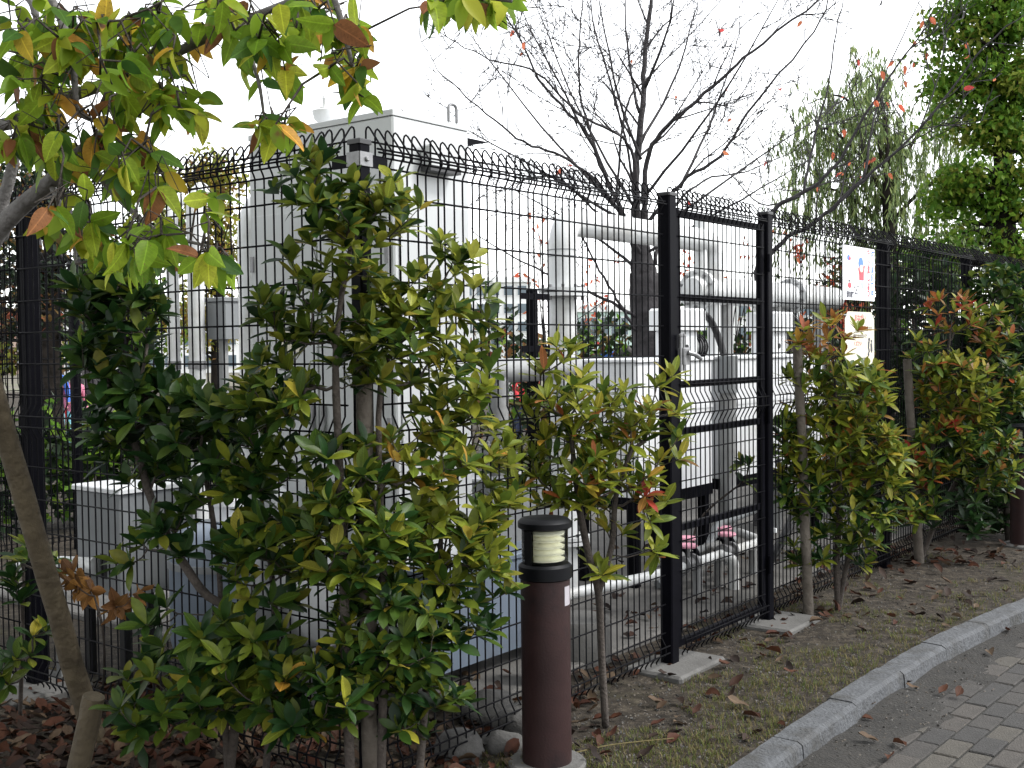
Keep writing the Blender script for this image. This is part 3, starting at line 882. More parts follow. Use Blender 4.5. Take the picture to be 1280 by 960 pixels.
m_ = MB(); m_.lathe([(.03, -.14), (.20, -.14), (.235, -.11), (.24, 0), (.235, .11), (.20, .14), (.03, .14)], (0, 0, .55), 30, M=Matrix.Rotation(radians(90), 3, 'X')); m_.build('casing', M['lightgrey'], tk2, smooth='all')
tubep(tk2, 'outlet', 'lightgrey', fillet([(-.16, 0, .55), (-.16, 0, .95), (-.05, .25, .95)], .08), .075, 16)
boxp(tk2, 'base', 'rubber', -.2, .2, -.14, .14, 0, .33, .01)

# inverted U pipe and the header it drops into
up_ = eq('riser_pipe', 3.05, 1.30, 'thick white pipe rising, crossing above the gate and bending down', 'pipe')
tubep(up_, 'pipe', 'pipe', fillet([(0, 0, 0), (0, 0, 2.345), (1.98, 0, 2.345), (1.98, 0, 2.03)], .17, 8), .087, 24)
flange(up_, (0, 0, 1.90), (0, 0, 1), .155); flange(up_, (0, 0, .35), (0, 0, 1), .155)
m_ = MB()
for z in (2.12, 2.16): m_.lathe([(.0895, 0), (.0895, .006)], (0, 0, z), 24)
m_.build('weld_ring', M['lightgrey'], up_, smooth=True)
hd = eq('header_pipe', 4.70, 1.30, 'large white horizontal header pipe on legs behind the gate', 'pipe')
m_ = MB(); R_ = Matrix.Rotation(radians(90), 3, 'Y'); m_.lathe([(.02, 0), (.085, .01), (.105, .05), (.105, 2.7), (.085, 2.74), (.02, 2.75)], (0, 0, 1.97), 26, M=R_); m_.build('pipe', M['pipe'], hd, smooth=True)
flange(hd, (.10, 0, 1.97), (1, 0, 0), .15); flange(hd, (1.75, 0, 1.97), (1, 0, 0), .15)
for x in (.55, 1.45, 2.35): tubep(hd, 'leg', 'grey_pipe', [(x, 0, 0), (x, 0, 1.88)], .055, 14)
for x in (.35, 1.15): tubep(hd, 'drop_pipe', 'pipe', [(x, 0, 1.9), (x, 0, 1.45)], .05, 14)
m_ = MB(); m_.tube([(.15, 0, 2.06), (.15, 0, 2.5)], .045, 14); m_.build('stub_pipe', M['pipe'], hd, smooth=True)

# tanks on frames
def tank(name, s, t, w_, d_, label, z0=.585, z1=1.475):
    tb = eq(name, s, t, label, 'tank', 'white box tanks on frames')
    boxp(tb, 'body', 'white_paint', 0, w_, 0, d_, z0, z1 - .02, .012); boxp(tb, 'lid', 'white_paint', -.015, w_ + .015, -.015, d_ + .015, z1 - .02, z1, .006)
    boxp(tb, 'band', 'white_paint', -.006, w_ + .006, -.006, -.001, 1.12, 1.145, 0)
    boxp(tb, 'name_plate', 'galv', w_ * .3, w_ * .3 + .12, -.004, -.001, .66, .69, 0)
    for x in (.02, w_ - .08):
        for y in (.02, d_ - .08): boxp(tb, 'leg', 'post', x, x + .06, y, y + .06, 0, z0 - .08, 0)
    boxp(tb, 'frame', 'post', 0, w_, 0, d_, z0 - .08, z0 - .003, 0)
    return tb
tank('box_tank', 3.42, 1.0, 1.03, .5, 'white box tank left of the grey conduit behind the gate')
tank('box_tank', 4.66, 1.0, 1.75, .5, 'white box tank right of the grey conduit behind the gate')
cd_ = eq('conduit', 4.55, .93, 'thick grey vertical conduit between the two white tanks', 'conduit')
tubep(cd_, 'pipe', 'grey_pipe', [(0, 0, 0), (0, 0, 1.30)], .058, 16); tubep(cd_, 'sleeve', 'lightgrey', [(0, 0, 1.22), (0, 0, 1.48)], .072, 16)
def actuator(s, label, z=1.475):
    ac = eq('valve_actuator', s, 1.12, label, 'actuator', 'white valve actuators on the tanks')
    boxp(ac, 'body', 'white_paint', 0, .26, 0, .2, z - .035, z + .19, .012); boxp(ac, 'cover', 'white_paint', -.04, .34, -.03, .23, z + .19, z + .345, .016)
    m_ = MB(); m_.lathe([(.02, 0), (.02, .006)], (.10, -.001, z + .07), 12, M=Matrix.Rotation(radians(90), 3, 'X')); m_.build('sight_glass', M['rubber'], ac)
    m_ = MB(); m_.lathe([(.02, 0), (.085, .01), (.09, .05), (.09, .16), (.07, .2), (.02, .21)], (.27, .1, z + .07), 20, M=Matrix.Rotation(radians(90), 3, 'Y')); m_.build('motor', M['grey_pipe'], ac, smooth=True)
    m_ = MB()
    for k in range(4): m_.lathe([(.1, 0), (.1, .008)], (.31 + k * .035, .1, z + .07), 20, M=Matrix.Rotation(radians(90), 3, 'Y'))
    m_.build('cooling_fins', M['rubber'], ac, smooth=True)
    tubep(ac, 'hose', 'rubber', smooth_path([(.33, .05, z + .29), (.42, .04, z + .31), (.53, .03, z + .25), (.59, .0, z + .12), (.60, -.05, z - .05), (.60, -.1, z - .12)], 5), .026, 10)
    return ac
actuator(4.20, 'white valve actuator with black hose left of the right gate post')
actuator(5.72, 'white valve actuator with black hose right of the right gate post')

# grey tee pipe behind the middle shrub
tp = eq('tee_pipe', 1.70, 1.12, 'grey tee shaped pipe between the cabinet and the white riser', 'pipe')
tubep(tp, 'pipe', 'grey_pipe', [(-.08, 0, 1.43), (1.22, 0, 1.43)], .068, 18); tubep(tp, 'branch', 'grey_pipe', [(.46, 0, 1.43), (.46, 0, .1)], .058, 16)
flange(tp, (.46, 0, 1.0), (0, 0, 1), .11, 'grey_pipe', bolts=8); boxp(tp, 'pedestal', 'lightgrey', .22, .75, -.14, .2, -.01, .85, .01)
bp_ = eq('black_post', 2.66, 1.25, 'black steel bracket post with short arms beside the white riser', 'post')
boxp(bp_, 'post', 'post', -.025, .025, -.025, .025, 0, 1.90, 0)
for z in (1.86, 1.55): boxp(bp_, 'arm', 'post', -.14, .14, -.03, -.026, z - .018, z + .018, 0)

# ground piping with pink handled valves
vp = eq('valve_manifold', 3.30, .62, 'low white pipe manifold with pink valve wheels seen through the gate', 'manifold')
tubep(vp, 'pipe', 'pipe', fillet([(-1.0, .30, .02), (-.9, .25, .16), (-.25, .0, .20), (1.15, 0, .20), (1.4, .3, .20)], .1), .032, 12)
tubep(vp, 'pipe', 'grey_pipe', [(-.1, .14, .22), (1.0, .14, .22)], .028, 12)
M['pink'] = mat('faded_pink_plastic', (0.62, 0.28, 0.36), 0.5)
for k, x in enumerate((.10, .34, .62, .84)):
    y = (0, .14, 0, .14)[k]
    m_ = MB(); m_.lathe([(.02, -.07), (.055, -.068), (.055, -.045), (.035, -.04), (.035, .04), (.055, .045), (.055, .068), (.02, .07)], (x, y, .21), 16, M=R_); v_ = m_.build('valve_body', M['post' if k % 2 else 'galv'], vp, smooth=True)
    m_ = MB(); m_.tube([(x, y, .21), (x, y, .31)], .014, 8); m_.build('stem', M['galv'], v_)
    m_ = MB(); m_.lathe([(.02, 0), (.055, .002), (.06, .012), (.055, .022), (.02, .02)], (x, y, .31), 16); m_.build('hand_wheel', M['pink'], v_, smooth=True)
for x in (.22, .50, 1.0): tubep(vp, 'support', 'grey_pipe', [(x, 0, 0), (x, 0, .17)], .03, 10)
tubep(vp, 'elbow', 'pipe', fillet([(.48, .0, .2), (.48, -.12, .2), (.48, -.12, 0)], .05), .032, 12)
hs_ = eq('grey_hose', 4.0, .9, 'grey hose rising from the slab under the white tanks', 'hose')
tubep(hs_, 'tube', 'lightgrey', smooth_path([(-.5, .0, .03), (-.25, -.05, .08), (0, -.1, .22), (.15, -.1, .34), (.5, -.05, .34), (.9, 0, .34)], 5), .028, 10)
bhose = eq('black_hose', 3.46, .10, 'thick black hose curving behind the right gate post near the ground', 'hose', z=0.0)
tubep(bhose, 'tube', 'rubber', smooth_path([(-.02, .05, -.02), (.02, .03, .26), (.14, .02, .36), (.32, .02, .48), (.46, .05, .62), (.55, .2, .85)], 5), .028, 10)
for k, (s, t, d_, hh, lab) in enumerate(((1.95, .45, .17, .22, 'round concrete drain cap behind the bollard lamp'), (1.45, .30, .09, .30, 'short pale pipe stub behind the fence beside the bollard lamp'))):
    m_ = MB(); m_.lathe([(d_, 0), (d_, hh * .9), (d_ * .92, hh)], (0, 0, 0), 24); o = m_.build('pipe_stub', M['concrete' if k == 0 else 'grey_pipe'], smooth=True); o.location = F(s, t, 0.0); tag(o, lab, 'stub')

# ================================================================== BOLLARD LAMPS
M['brown_metal'] = mat('brown_coated_metal', (0.0150, 0.0066, 0.0064), 0.5, col2=(0.0270, 0.0128, 0.0122), scale=3.5, bump=0.08, bscale=120, stain=(0.0060, 0.0036, 0.0044), sscale=3.6, spec=0.22)
M['lamp_black'] = mat('lamp_black', (0.002, 0.0022, 0.0032), 0.45, spec=0.15, var=.3, scale=8)
M['louvre'] = mat('cream_louvre', (0.86, 0.84, 0.66), 0.45, var=.03, scale=9, stain=(.62, .58, .42), sscale=4)
M['sticker'] = mat('silver_sticker', (0.30, 0.28, 0.30), 0.35, var=.05, scale=40)
def glass_mat():
    m = bpy.data.materials.new('clear_cover'); m.use_nodes = True
    nt = m.node_tree; b = nt.nodes['Principled BSDF']; o = nt.nodes['Material Output']
    tr = nt.nodes.new('ShaderNodeBsdfTransparent'); tr.inputs[0].default_value = (.93, .95, .94, 1)
    gl = nt.nodes.new('ShaderNodeBsdfGlossy'); gl.inputs['Roughness'].default_value = .06
    lw_ = nt.nodes.new('ShaderNodeFresnel'); lw_.inputs['IOR'].default_value = 1.4
    ms = nt.nodes.new('ShaderNodeMixShader'); nt.links.new(lw_.outputs[0], ms.inputs[0]); nt.links.new(tr.outputs[0], ms.inputs[1]); nt.links.new(gl.outputs[0], ms.inputs[2])
    nt.links.new(ms.outputs[0], o.inputs['Surface']); return m
M['clear'] = glass_mat()
def bollard(loc, rz, label):
    b = empty('bollard_lamp', loc, rz, label, 'lamp', 'brown bollard lamps')
    R0 = .098
    m_ = MB(); m_.lathe([(R0 - .004, -.05), (R0 - .004, .73)], n=40); m_.build('column', M['brown_metal'], b, smooth=True)
    m_ = MB(); m_.lathe([(R0 - .004, .722), (R0 + .003, .727), (R0 + .003, .772), (R0 - .008, .782), (.03, .784)], n=40); m_.build('collar', M['lamp_black'], b, smooth=True)
    m_ = MB(); m_.lathe([(.03, .912), (R0 - .006, .912), (R0 + .004, .918), (R0 + .004, .938), (R0 - .008, .950), (.06, .955), (.01, .956)], n=40); m_.build('cap', M['lamp_black'], b, smooth=True)
    prof = []
    for k in range(5):
        z = .790 + k * .0245
        prof += [(.045, z), (.074, z + .003), (.076, z + .009), (.050, z + .019)]
    m_ = MB(); m_.lathe(prof + [(.045, .912)], n=36); m_.build('louvre', M['louvre'], b, smooth=True)
    m_ = MB(); n = 36
    m_.lathe([(R0 - .010, .784), (R0 - .010, .912)], n=40); m_.f = m_.f[:-2]; m_.m = m_.m[:-2]
    m_.build('clear_cover', M['clear'], b, smooth=True)
    for a in (222, 128):
        a = radians(a)
        s_ = MB(); q = Vector((cos(a), sin(a), 0)); w_ = Vector((-sin(a), cos(a), 0))
        pts = []
        for z in (.780, .915):
            for i_, j_ in ((-1, 0), (1, 0), (1, 1), (-1, 1)): pts.append(q * (.078 + j_ * .010) + w_ * (.019 * i_) + Vector((0, 0, z)))
        s_.add(pts, [(0, 3, 2, 1), (4, 5, 6, 7), (0, 1, 5, 4), (1, 2, 6, 5), (2, 3, 7, 6), (3, 0, 4, 7)]); s_.build('strut', M['lamp_black'], b)
    m_ = MB(); vs_ = []
    for z in (.628, .700):
        for k in range(5):
            a = radians(-42 + k * 6); vs_.append(((R0 - .003) * cos(a), (R0 - .003) * sin(a), z))
    m_.add(vs_, [(k, k + 1, k + 6, k + 5) for k in range(4)]); m_.build('sticker', M['sticker'], b)
    m_ = MB(); m_.lathe([(.15, -.08), (.15, .018), (.142, .026)], n=36); m_.build('base_disc', M['concrete'], b, smooth=True)
    return b
bollard((0.117, 4.307, 0), 0, 'brown bollard lamp with cream louvre standing in the foreground by shrub')
bollard((3.95, 8.83, 0), .6, 'distant dark bollard lamp cut by the right edge of the picture')

# ================================================================== STAKES AND PROP LOGS
def stake(base, top, r0, r1, label, m='stake', name='wooden_stake', group='wooden plant stakes', seed=0):
    r = random.Random(seed)
    m_ = MB(); base = Vector(base); top = Vector(top); n = 9
    pts = []; rad = []
    for i in range(n + 1):
        t = i / n; pts.append(base.lerp(top, t) - base + Vector((r.uniform(-1, 1), r.uniform(-1, 1), 0)) * .003); rad.append(r0 + (r1 - r0) * t + r.uniform(-.0012, .0012))
    pts[0] = pts[0] - (top - base).normalized() * .12
    m_.tube(pts, rad, 12)
    o = m_.build(name, M[m], smooth=True); o.location = base
    return tag(o, label, 'stake', group)
stake((1.725, 6.655, 0), P(997, 432, 6.655), .030, .027, 'grey wooden stake beside the right gate post', seed=1)
stake((2.92, 8.19, 0), P(1134, 449, 8.19), .034, .030, 'grey wooden stake with cut top beside the reddish shrub', seed=2)
stake((P(462, 900, 3.86).x, 3.86, 0), P(455, 455, 3.86), .029, .027, 'wooden stake among the foreground shrub below the corner post', seed=3)
pl_b = G(118, 925); 
lg = stake(pl_b, P(-25, 430, 4.05), .045, .038, 'long leaning wooden prop log at the left edge', 'log', 'prop_log', 'wooden prop logs', 5)
lg2 = stake(G(92, 985), G(92, 985) + (P(118, 870, 4.15) - G(92, 985)), .040, .040, 'short split prop log at the foot of the leaning log', 'log', 'prop_log', 'wooden prop logs', 6)

# boulders by the fence foot
for k, (px, py, w_, h_, lab) in enumerate(((612, 905, .13, .10, 'rounded grey boulder under the fence left of the lamp'), (655, 925, .12, .10, 'grey boulder directly behind the bollard lamp'), (575, 955, .10, .09, 'small dark boulder at the bottom edge left of lamp'), (628, 945, .09, .06, 'flat boulder in leaf litter left of the lamp'), (148, 893, .045, .035, 'small pale stone beside the foot of the leaning log'))):
    r = random.Random(k + 40); g = G(px, py)
    bm_v = []; m_ = MB(); nu, nv = 14, 9
    for j in range(nv + 1):
        for i in range(nu):
            a = 2 * pi * i / nu; e = pi * j / nv
            d_ = Vector((cos(a) * sin(e), sin(a) * sin(e), cos(e)))
            q = 1 + .35 * mnoise.noise(d_ * 1.6 + Vector((k * 7, 0, 0))) + .1 * mnoise.noise(d_ * 5 + Vector((k, 3, 0)))
            m_.v.append((d_.x * w_ * q, d_.y * w_ * .8 * q, d_.z * h_ * q))
    for j in range(nv):
        for i in range(nu):
            i2 = (i + 1) % nu; m_.f.append([j * nu + i, (j + 1) * nu + i, (j + 1) * nu + i2, j * nu + i2]); m_.m.append(0)
    o = m_.build('boulder', M['stone'], smooth='all'); o.location = (g.x, g.y + .05, h_ * .35); tag(o, lab, 'boulder', 'boulders at the fence foot')

# ================================================================== SHRUBS
def LM(name, stops, **k):
    M[name] = leafmat(name, stops, **k); return M[name]
dk1 = LM('leaf_deep_green', [(0, (0.0046, 0.0161, 0.004)), (.5, (0.0094, 0.0301, 0.006)), (.85, (0.0228, 0.0496, 0.008)), (1, (0.0435, 0.067, 0.0107))], transl=.22, rough=.42, spec=.2)
md1 = LM('leaf_mid_green', [(0, (0.0221, 0.0493, 0.0077)), (.5, (0.0526, 0.085, 0.0101)), (.9, (0.0977, 0.1189, 0.0136)), (1, (0.1359, 0.1274, 0.017))], transl=.3, rough=.4)
yl1 = LM('leaf_yellow_green', [(0, (0.0868, 0.1174, 0.0122)), (.5, (0.1478, 0.1684, 0.0163)), (.9, (0.204, 0.204, 0.0224)), (1, (0.2754, 0.204, 0.0256))], transl=.33, rough=.42)
og1 = LM('leaf_orange', [(0, (0.124, 0.0682, 0.0136)), (.5, (0.186, 0.0744, 0.0174)), (.8, (0.2108, 0.0465, 0.0155)), (1, (0.1364, 0.0868, 0.0186))], transl=.33, rough=.45)
rd1 = LM('leaf_red', [(0, (0.195, 0.0143, 0.0117)), (.5, (0.156, 0.026, 0.013)), (1, (0.234, 0.0325, 0.0195))], transl=.35, rough=.45)
gd1 = LM('leaf_gold', [(0, (0.27, 0.18, 0.0225)), (1, (0.315, 0.15, 0.0225))], transl=.35, rough=.45)
vd1 = LM('leaf_dark_green', [(0, (0.006, 0.0156, 0.006)), (.6, (0.012, 0.027, 0.0084)), (1, (0.021, 0.036, 0.0108))], transl=.2, rough=.45)  # dark green of the rear shrubs and hedges
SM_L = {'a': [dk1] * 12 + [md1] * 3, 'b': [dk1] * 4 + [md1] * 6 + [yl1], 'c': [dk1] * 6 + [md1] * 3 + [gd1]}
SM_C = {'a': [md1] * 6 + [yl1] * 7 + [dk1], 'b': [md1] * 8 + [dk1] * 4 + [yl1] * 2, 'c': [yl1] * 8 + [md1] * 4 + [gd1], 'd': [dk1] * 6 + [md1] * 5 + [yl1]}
SM_M = {'a': [yl1] * 26 + [md1] * 9 + [gd1] + [og1] * 1, 'b': [yl1] * 14 + [md1] * 12 + [og1], 'r': [rd1] * 4 + [og1]}
SM_R = {'a': [yl1] * 7 + [md1] * 6 + [og1], 'o': [og1] * 5 + [yl1] * 4 + [gd1] * 2, 'b': [md1] * 5 + [dk1] * 5 + [yl1] * 2, 'd': [dk1] * 6 + [md1] * 2}
SM_E = {'r': [rd1] * 2 + [og1] * 6 + [yl1] * 3 + [md1] * 2, 'a': [yl1] * 5 + [md1] * 6 + [og1] * 2, 'b': [md1] * 6 + [dk1] * 5 + [og1] * 1 + [yl1] * 2, 'd': [dk1] * 5 + [vd1] * 4}
SM_D = {'d': [vd1] * 6 + [dk1] * 4, 'a': [dk1] * 5 + [md1] * 3}

YL = 4.05
shrub('evergreen_shrub', 'dark green broadleaf shrub at the left covering the fence panel', 'shrub', G(285, 985),
      [[G(285, 985), P(278, 820, 4.02), P(272, 690, 4.02), P(250, 560, 4.05)], [G(285, 985), P(300, 790, 4.0), P(250, 735, 4.0), P(195, 640, 4.1), P(160, 520, 4.2)], [G(330, 985), P(345, 800, 3.95), P(330, 640, 3.98)]],
      [blob(150, 420, 4.2, 60, 85, 'a', .85), blob(185, 540, 4.15, 65, 75, 'a', .8), blob(115, 370, 4.25, 30, 40, 'a', .7), blob(250, 545, 4.05, 55, 55, 'a', .8),
       blob(320, 560, 3.95, 55, 80, 'b', .8), blob(250, 660, 4.0, 70, 50, 'a', .45), blob(150, 670, 4.15, 40, 45, 'b', .3), blob(215, 860, 3.95, 75, 60, 'b', .6), blob(300, 840, 3.85, 70, 80, 'b', .65),
       blob(170, 900, 4.0, 50, 30, 'b', .5), blob(335, 700, 3.9, 60, 70, 'b', .7), blob(390, 870, 3.8, 60, 60, 'c', .5), blob(205, 760, 4.0, 40, 40, 'a', .3)],
      .096, .100, SM_L, 101, .026, group='evergreen shrubs in front of the fence')
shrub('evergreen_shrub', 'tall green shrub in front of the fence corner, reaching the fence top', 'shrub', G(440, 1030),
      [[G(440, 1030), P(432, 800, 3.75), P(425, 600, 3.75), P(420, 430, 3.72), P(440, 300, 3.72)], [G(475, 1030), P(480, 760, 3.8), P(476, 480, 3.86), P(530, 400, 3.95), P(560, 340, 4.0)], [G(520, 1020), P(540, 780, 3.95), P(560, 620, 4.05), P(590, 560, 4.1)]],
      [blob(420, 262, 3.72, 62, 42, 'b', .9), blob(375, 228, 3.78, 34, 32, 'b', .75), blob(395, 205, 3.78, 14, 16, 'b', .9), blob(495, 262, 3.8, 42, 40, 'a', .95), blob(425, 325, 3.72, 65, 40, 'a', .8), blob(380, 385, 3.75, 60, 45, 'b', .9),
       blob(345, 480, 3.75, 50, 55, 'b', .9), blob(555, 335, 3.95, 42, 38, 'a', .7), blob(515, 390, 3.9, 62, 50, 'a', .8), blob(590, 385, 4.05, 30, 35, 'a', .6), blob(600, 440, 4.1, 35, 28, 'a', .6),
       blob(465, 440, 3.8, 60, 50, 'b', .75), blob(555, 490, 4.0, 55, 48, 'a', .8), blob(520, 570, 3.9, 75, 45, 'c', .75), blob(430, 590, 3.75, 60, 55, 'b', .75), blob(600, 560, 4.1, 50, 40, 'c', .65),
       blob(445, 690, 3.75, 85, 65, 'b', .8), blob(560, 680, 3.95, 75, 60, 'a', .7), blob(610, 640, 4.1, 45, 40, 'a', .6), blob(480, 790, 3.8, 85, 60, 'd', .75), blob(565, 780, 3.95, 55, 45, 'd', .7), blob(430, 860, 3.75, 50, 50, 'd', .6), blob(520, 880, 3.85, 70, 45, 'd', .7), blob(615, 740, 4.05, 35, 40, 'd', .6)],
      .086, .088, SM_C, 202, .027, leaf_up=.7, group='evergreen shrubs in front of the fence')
tb = G(757, 908)
shrub('evergreen_shrub', 'yellow green shrub with bare stem right behind the bollard lamp', 'shrub', tb,
      [[tb, P(752, 820, 4.75), P(748, 742, 4.75), P(735, 690, 4.75), P(722, 620, 4.74), P(712, 520, 4.73)], [P(748, 742, 4.75), P(765, 680, 4.77), P(770, 620, 4.77), P(790, 560, 4.77)]],
      [blob(700, 505, 4.74, 50, 50, 'a', .7), blob(655, 575, 4.72, 35, 38, 'a', .6), blob(765, 520, 4.78, 55, 35, 'a', .7), blob(842, 487, 4.86, 28, 22, 'a', .8), blob(790, 575, 4.8, 70, 45, 'a', .75),
       blob(715, 590, 4.74, 60, 50, 'b', .75), blob(705, 440, 4.74, 16, 28, 'a', 1.0), blob(835, 540, 4.82, 30, 38, 'a', .7), blob(760, 645, 4.78, 65, 28, 'b', .6), blob(645, 610, 4.7, 40, 38, 'b', .6), blob(815, 630, 4.78, 22, 30, 'b', .6), blob(745, 715, 4.74, 22, 22, 'a', .35), blob(812, 617, 4.72, 8, 14, 'r', 1.0), blob(825, 690, 4.8, 12, 10, 'a', .6)],
      .100, .102, SM_M, 303, .020, kind='slim', leaf_up=.9, group='evergreen shrubs in front of the fence')
tb = G(1048, 765)
shrub('evergreen_shrub', 'rounded olive green shrub with orange tips right of the gate', 'shrub', tb,
      [[tb, P(1046, 700, 6.75), P(1050, 620, 6.75), P(1045, 520, 6.75), P(1042, 440, 6.75)], [tb, P(1060, 700, 6.75), P(1085, 620, 6.75), P(1080, 540, 6.75)]],
      [blob(1035, 425, 6.72, 42, 28, 'o', .8), blob(1008, 480, 6.72, 28, 40, 'a', .8), blob(1065, 495, 6.75, 50, 45, 'a', .9), blob(1030, 560, 6.72, 58, 50, 'a', .9), blob(1090, 575, 6.78, 42, 55, 'a', .85),
       blob(1005, 615, 6.7, 38, 38, 'b', .85), blob(1075, 650, 6.72, 48, 38, 'b', .8), blob(1040, 690, 6.7, 50, 28, 'b', .7), blob(985, 560, 6.72, 22, 40, 'b', .7)],
      .105, .105, SM_R, 404, .024, kind='slim', leaf_up=.9, group='evergreen shrubs in front of the fence')
tb = G(1150, 703)
shrub('evergreen_shrub', 'shrub with red and orange leaf tips beside the second stake', 'shrub', tb,
      [[tb, P(1150, 640, 8.2), P(1165, 560, 8.2), P(1180, 480, 8.2), P(1190, 400, 8.2)], [tb, P(1175, 640, 8.3), P(1215, 560, 8.35), P(1235, 470, 8.4)]],
      [blob(1188, 392, 8.2, 32, 26, 'r', .8), blob(1235, 412, 8.35, 32, 28, 'a', .9), blob(1160, 455, 8.15, 25, 35, 'a', .8), blob(1195, 490, 8.2, 50, 50, 'a', .95), blob(1245, 480, 8.35, 38, 45, 'b', .9),
       blob(1180, 565, 8.1, 48, 40, 'b', .9), blob(1152, 580, 8.0, 20, 20, 'r', .8), blob(1232, 575, 8.3, 45, 50, 'b', .9), blob(1150, 620, 8.05, 30, 38, 'b', .8), blob(1165, 600, 8.0, 22, 14, 'r', .6), blob(1200, 645, 8.15, 40, 28, 'd', .8), blob(1180, 540, 8.0, 20, 12, 'r', .7), blob(1130, 640, 8.0, 20, 25, 'a', .6)],
      .12, .11, SM_E, 505, .026, kind='slim', leaf_up=.9, group='evergreen shrubs in front of the fence')
tb = G(1262, 676)
shrub('evergreen_shrub', 'large dark green shrub behind the far bollard lamp', 'shrub', tb,
      [[tb, P(1255, 600, 9.2), P(1245, 480, 9.3), P(1240, 380, 9.3)]],
      [blob(1245, 370, 9.4, 42, 42, 'a', 1.0), blob(1225, 440, 9.5, 35, 50, 'd', 1.0), blob(1275, 440, 9.3, 40, 60, 'd', 1.0), blob(1255, 540, 9.3, 50, 60, 'd', 1.0), blob(1240, 630, 9.2, 45, 45, 'd', 1.0), blob(1300, 560, 9.3, 40, 80, 'd', .8)],
      .13, .10, SM_D, 606, .035, group='evergreen shrubs in front of the fence', n_parts=120)
tb = G(25, 900)
shrub('evergreen_shrub', 'small leafy seedling shrub at the left edge behind the log', 'shrub', tb,
      [[tb, P(28, 800, 4.8), P(30, 700, 4.8)]],
      [blob(30, 690, 4.75, 40, 35, 'b', .5), blob(30, 790, 4.7, 35, 35, 'b', .5), blob(10, 740, 4.75, 25, 25, 'a', .5), blob(15, 840, 4.7, 20, 20, 'b', .4)],
      .11, .10, SM_L, 707, .010, group='evergreen shrubs in front of the fence')
wt = G(128, 880)
wb = {'a': [LM('withered_leaf', [(0, (.10, .045, .018)), (.6, (.19, .09, .02)), (1, (.06, .03, .015))], transl=.25, rough=.7)]}
shrub('withered_plant', 'withered brown plant hanging behind the leaning log', 'plant', wt, [[wt, P(130, 800, 4.55), P(118, 745, 4.5)]], [blob(105, 735, 4.5, 38, 22, 'a', 1.0), blob(150, 745, 4.5, 25, 20, 'a', .6)], .10, .085, wb, 818, .006, kind='dead', leaf_up=-.8)
tb = F(3.75, .75, .03)
shrub('weed_plant', 'small leafy weed growing inside the gate before the white tank', 'plant', tb, [[tb, tb + Vector((0, 0, .4)), P(932, 600, tb.y)]], [blob(932, 590, tb.y, 12, 18, 'b', .5)], .10, .12, SM_L, 808, .008)
# dark shrubs on the inside, behind the fence at the right
for k, (px, py, Y, w_, h_, lab) in enumerate(((1150, 420, 10.6, 60, 110, 'dark evergreen shrub inside the fence behind the second stake'), (1185, 560, 10.2, 70, 100, 'dark low evergreen shrub inside the fence behind the reddish shrub'), (1090, 560, 11.0, 50, 120, 'dark evergreen shrub inside the fence behind the signs'))):
    c = P(px, py, Y); b0 = Vector((c.x, c.y, 0))
    shrub('inner_shrub', lab, 'shrub', b0, [[b0, b0 + Vector((0, 0, .5)), c]], [(c, w_ * Y / FOC, .35, h_ * Y / FOC, .9, 'd'), (Vector((c.x, c.y, .45)), w_ * Y / FOC, .35, .4, .9, 'd')], .17, .12, SM_D, 900 + k, .03, group='dark shrubs inside the fence', n_parts=0)

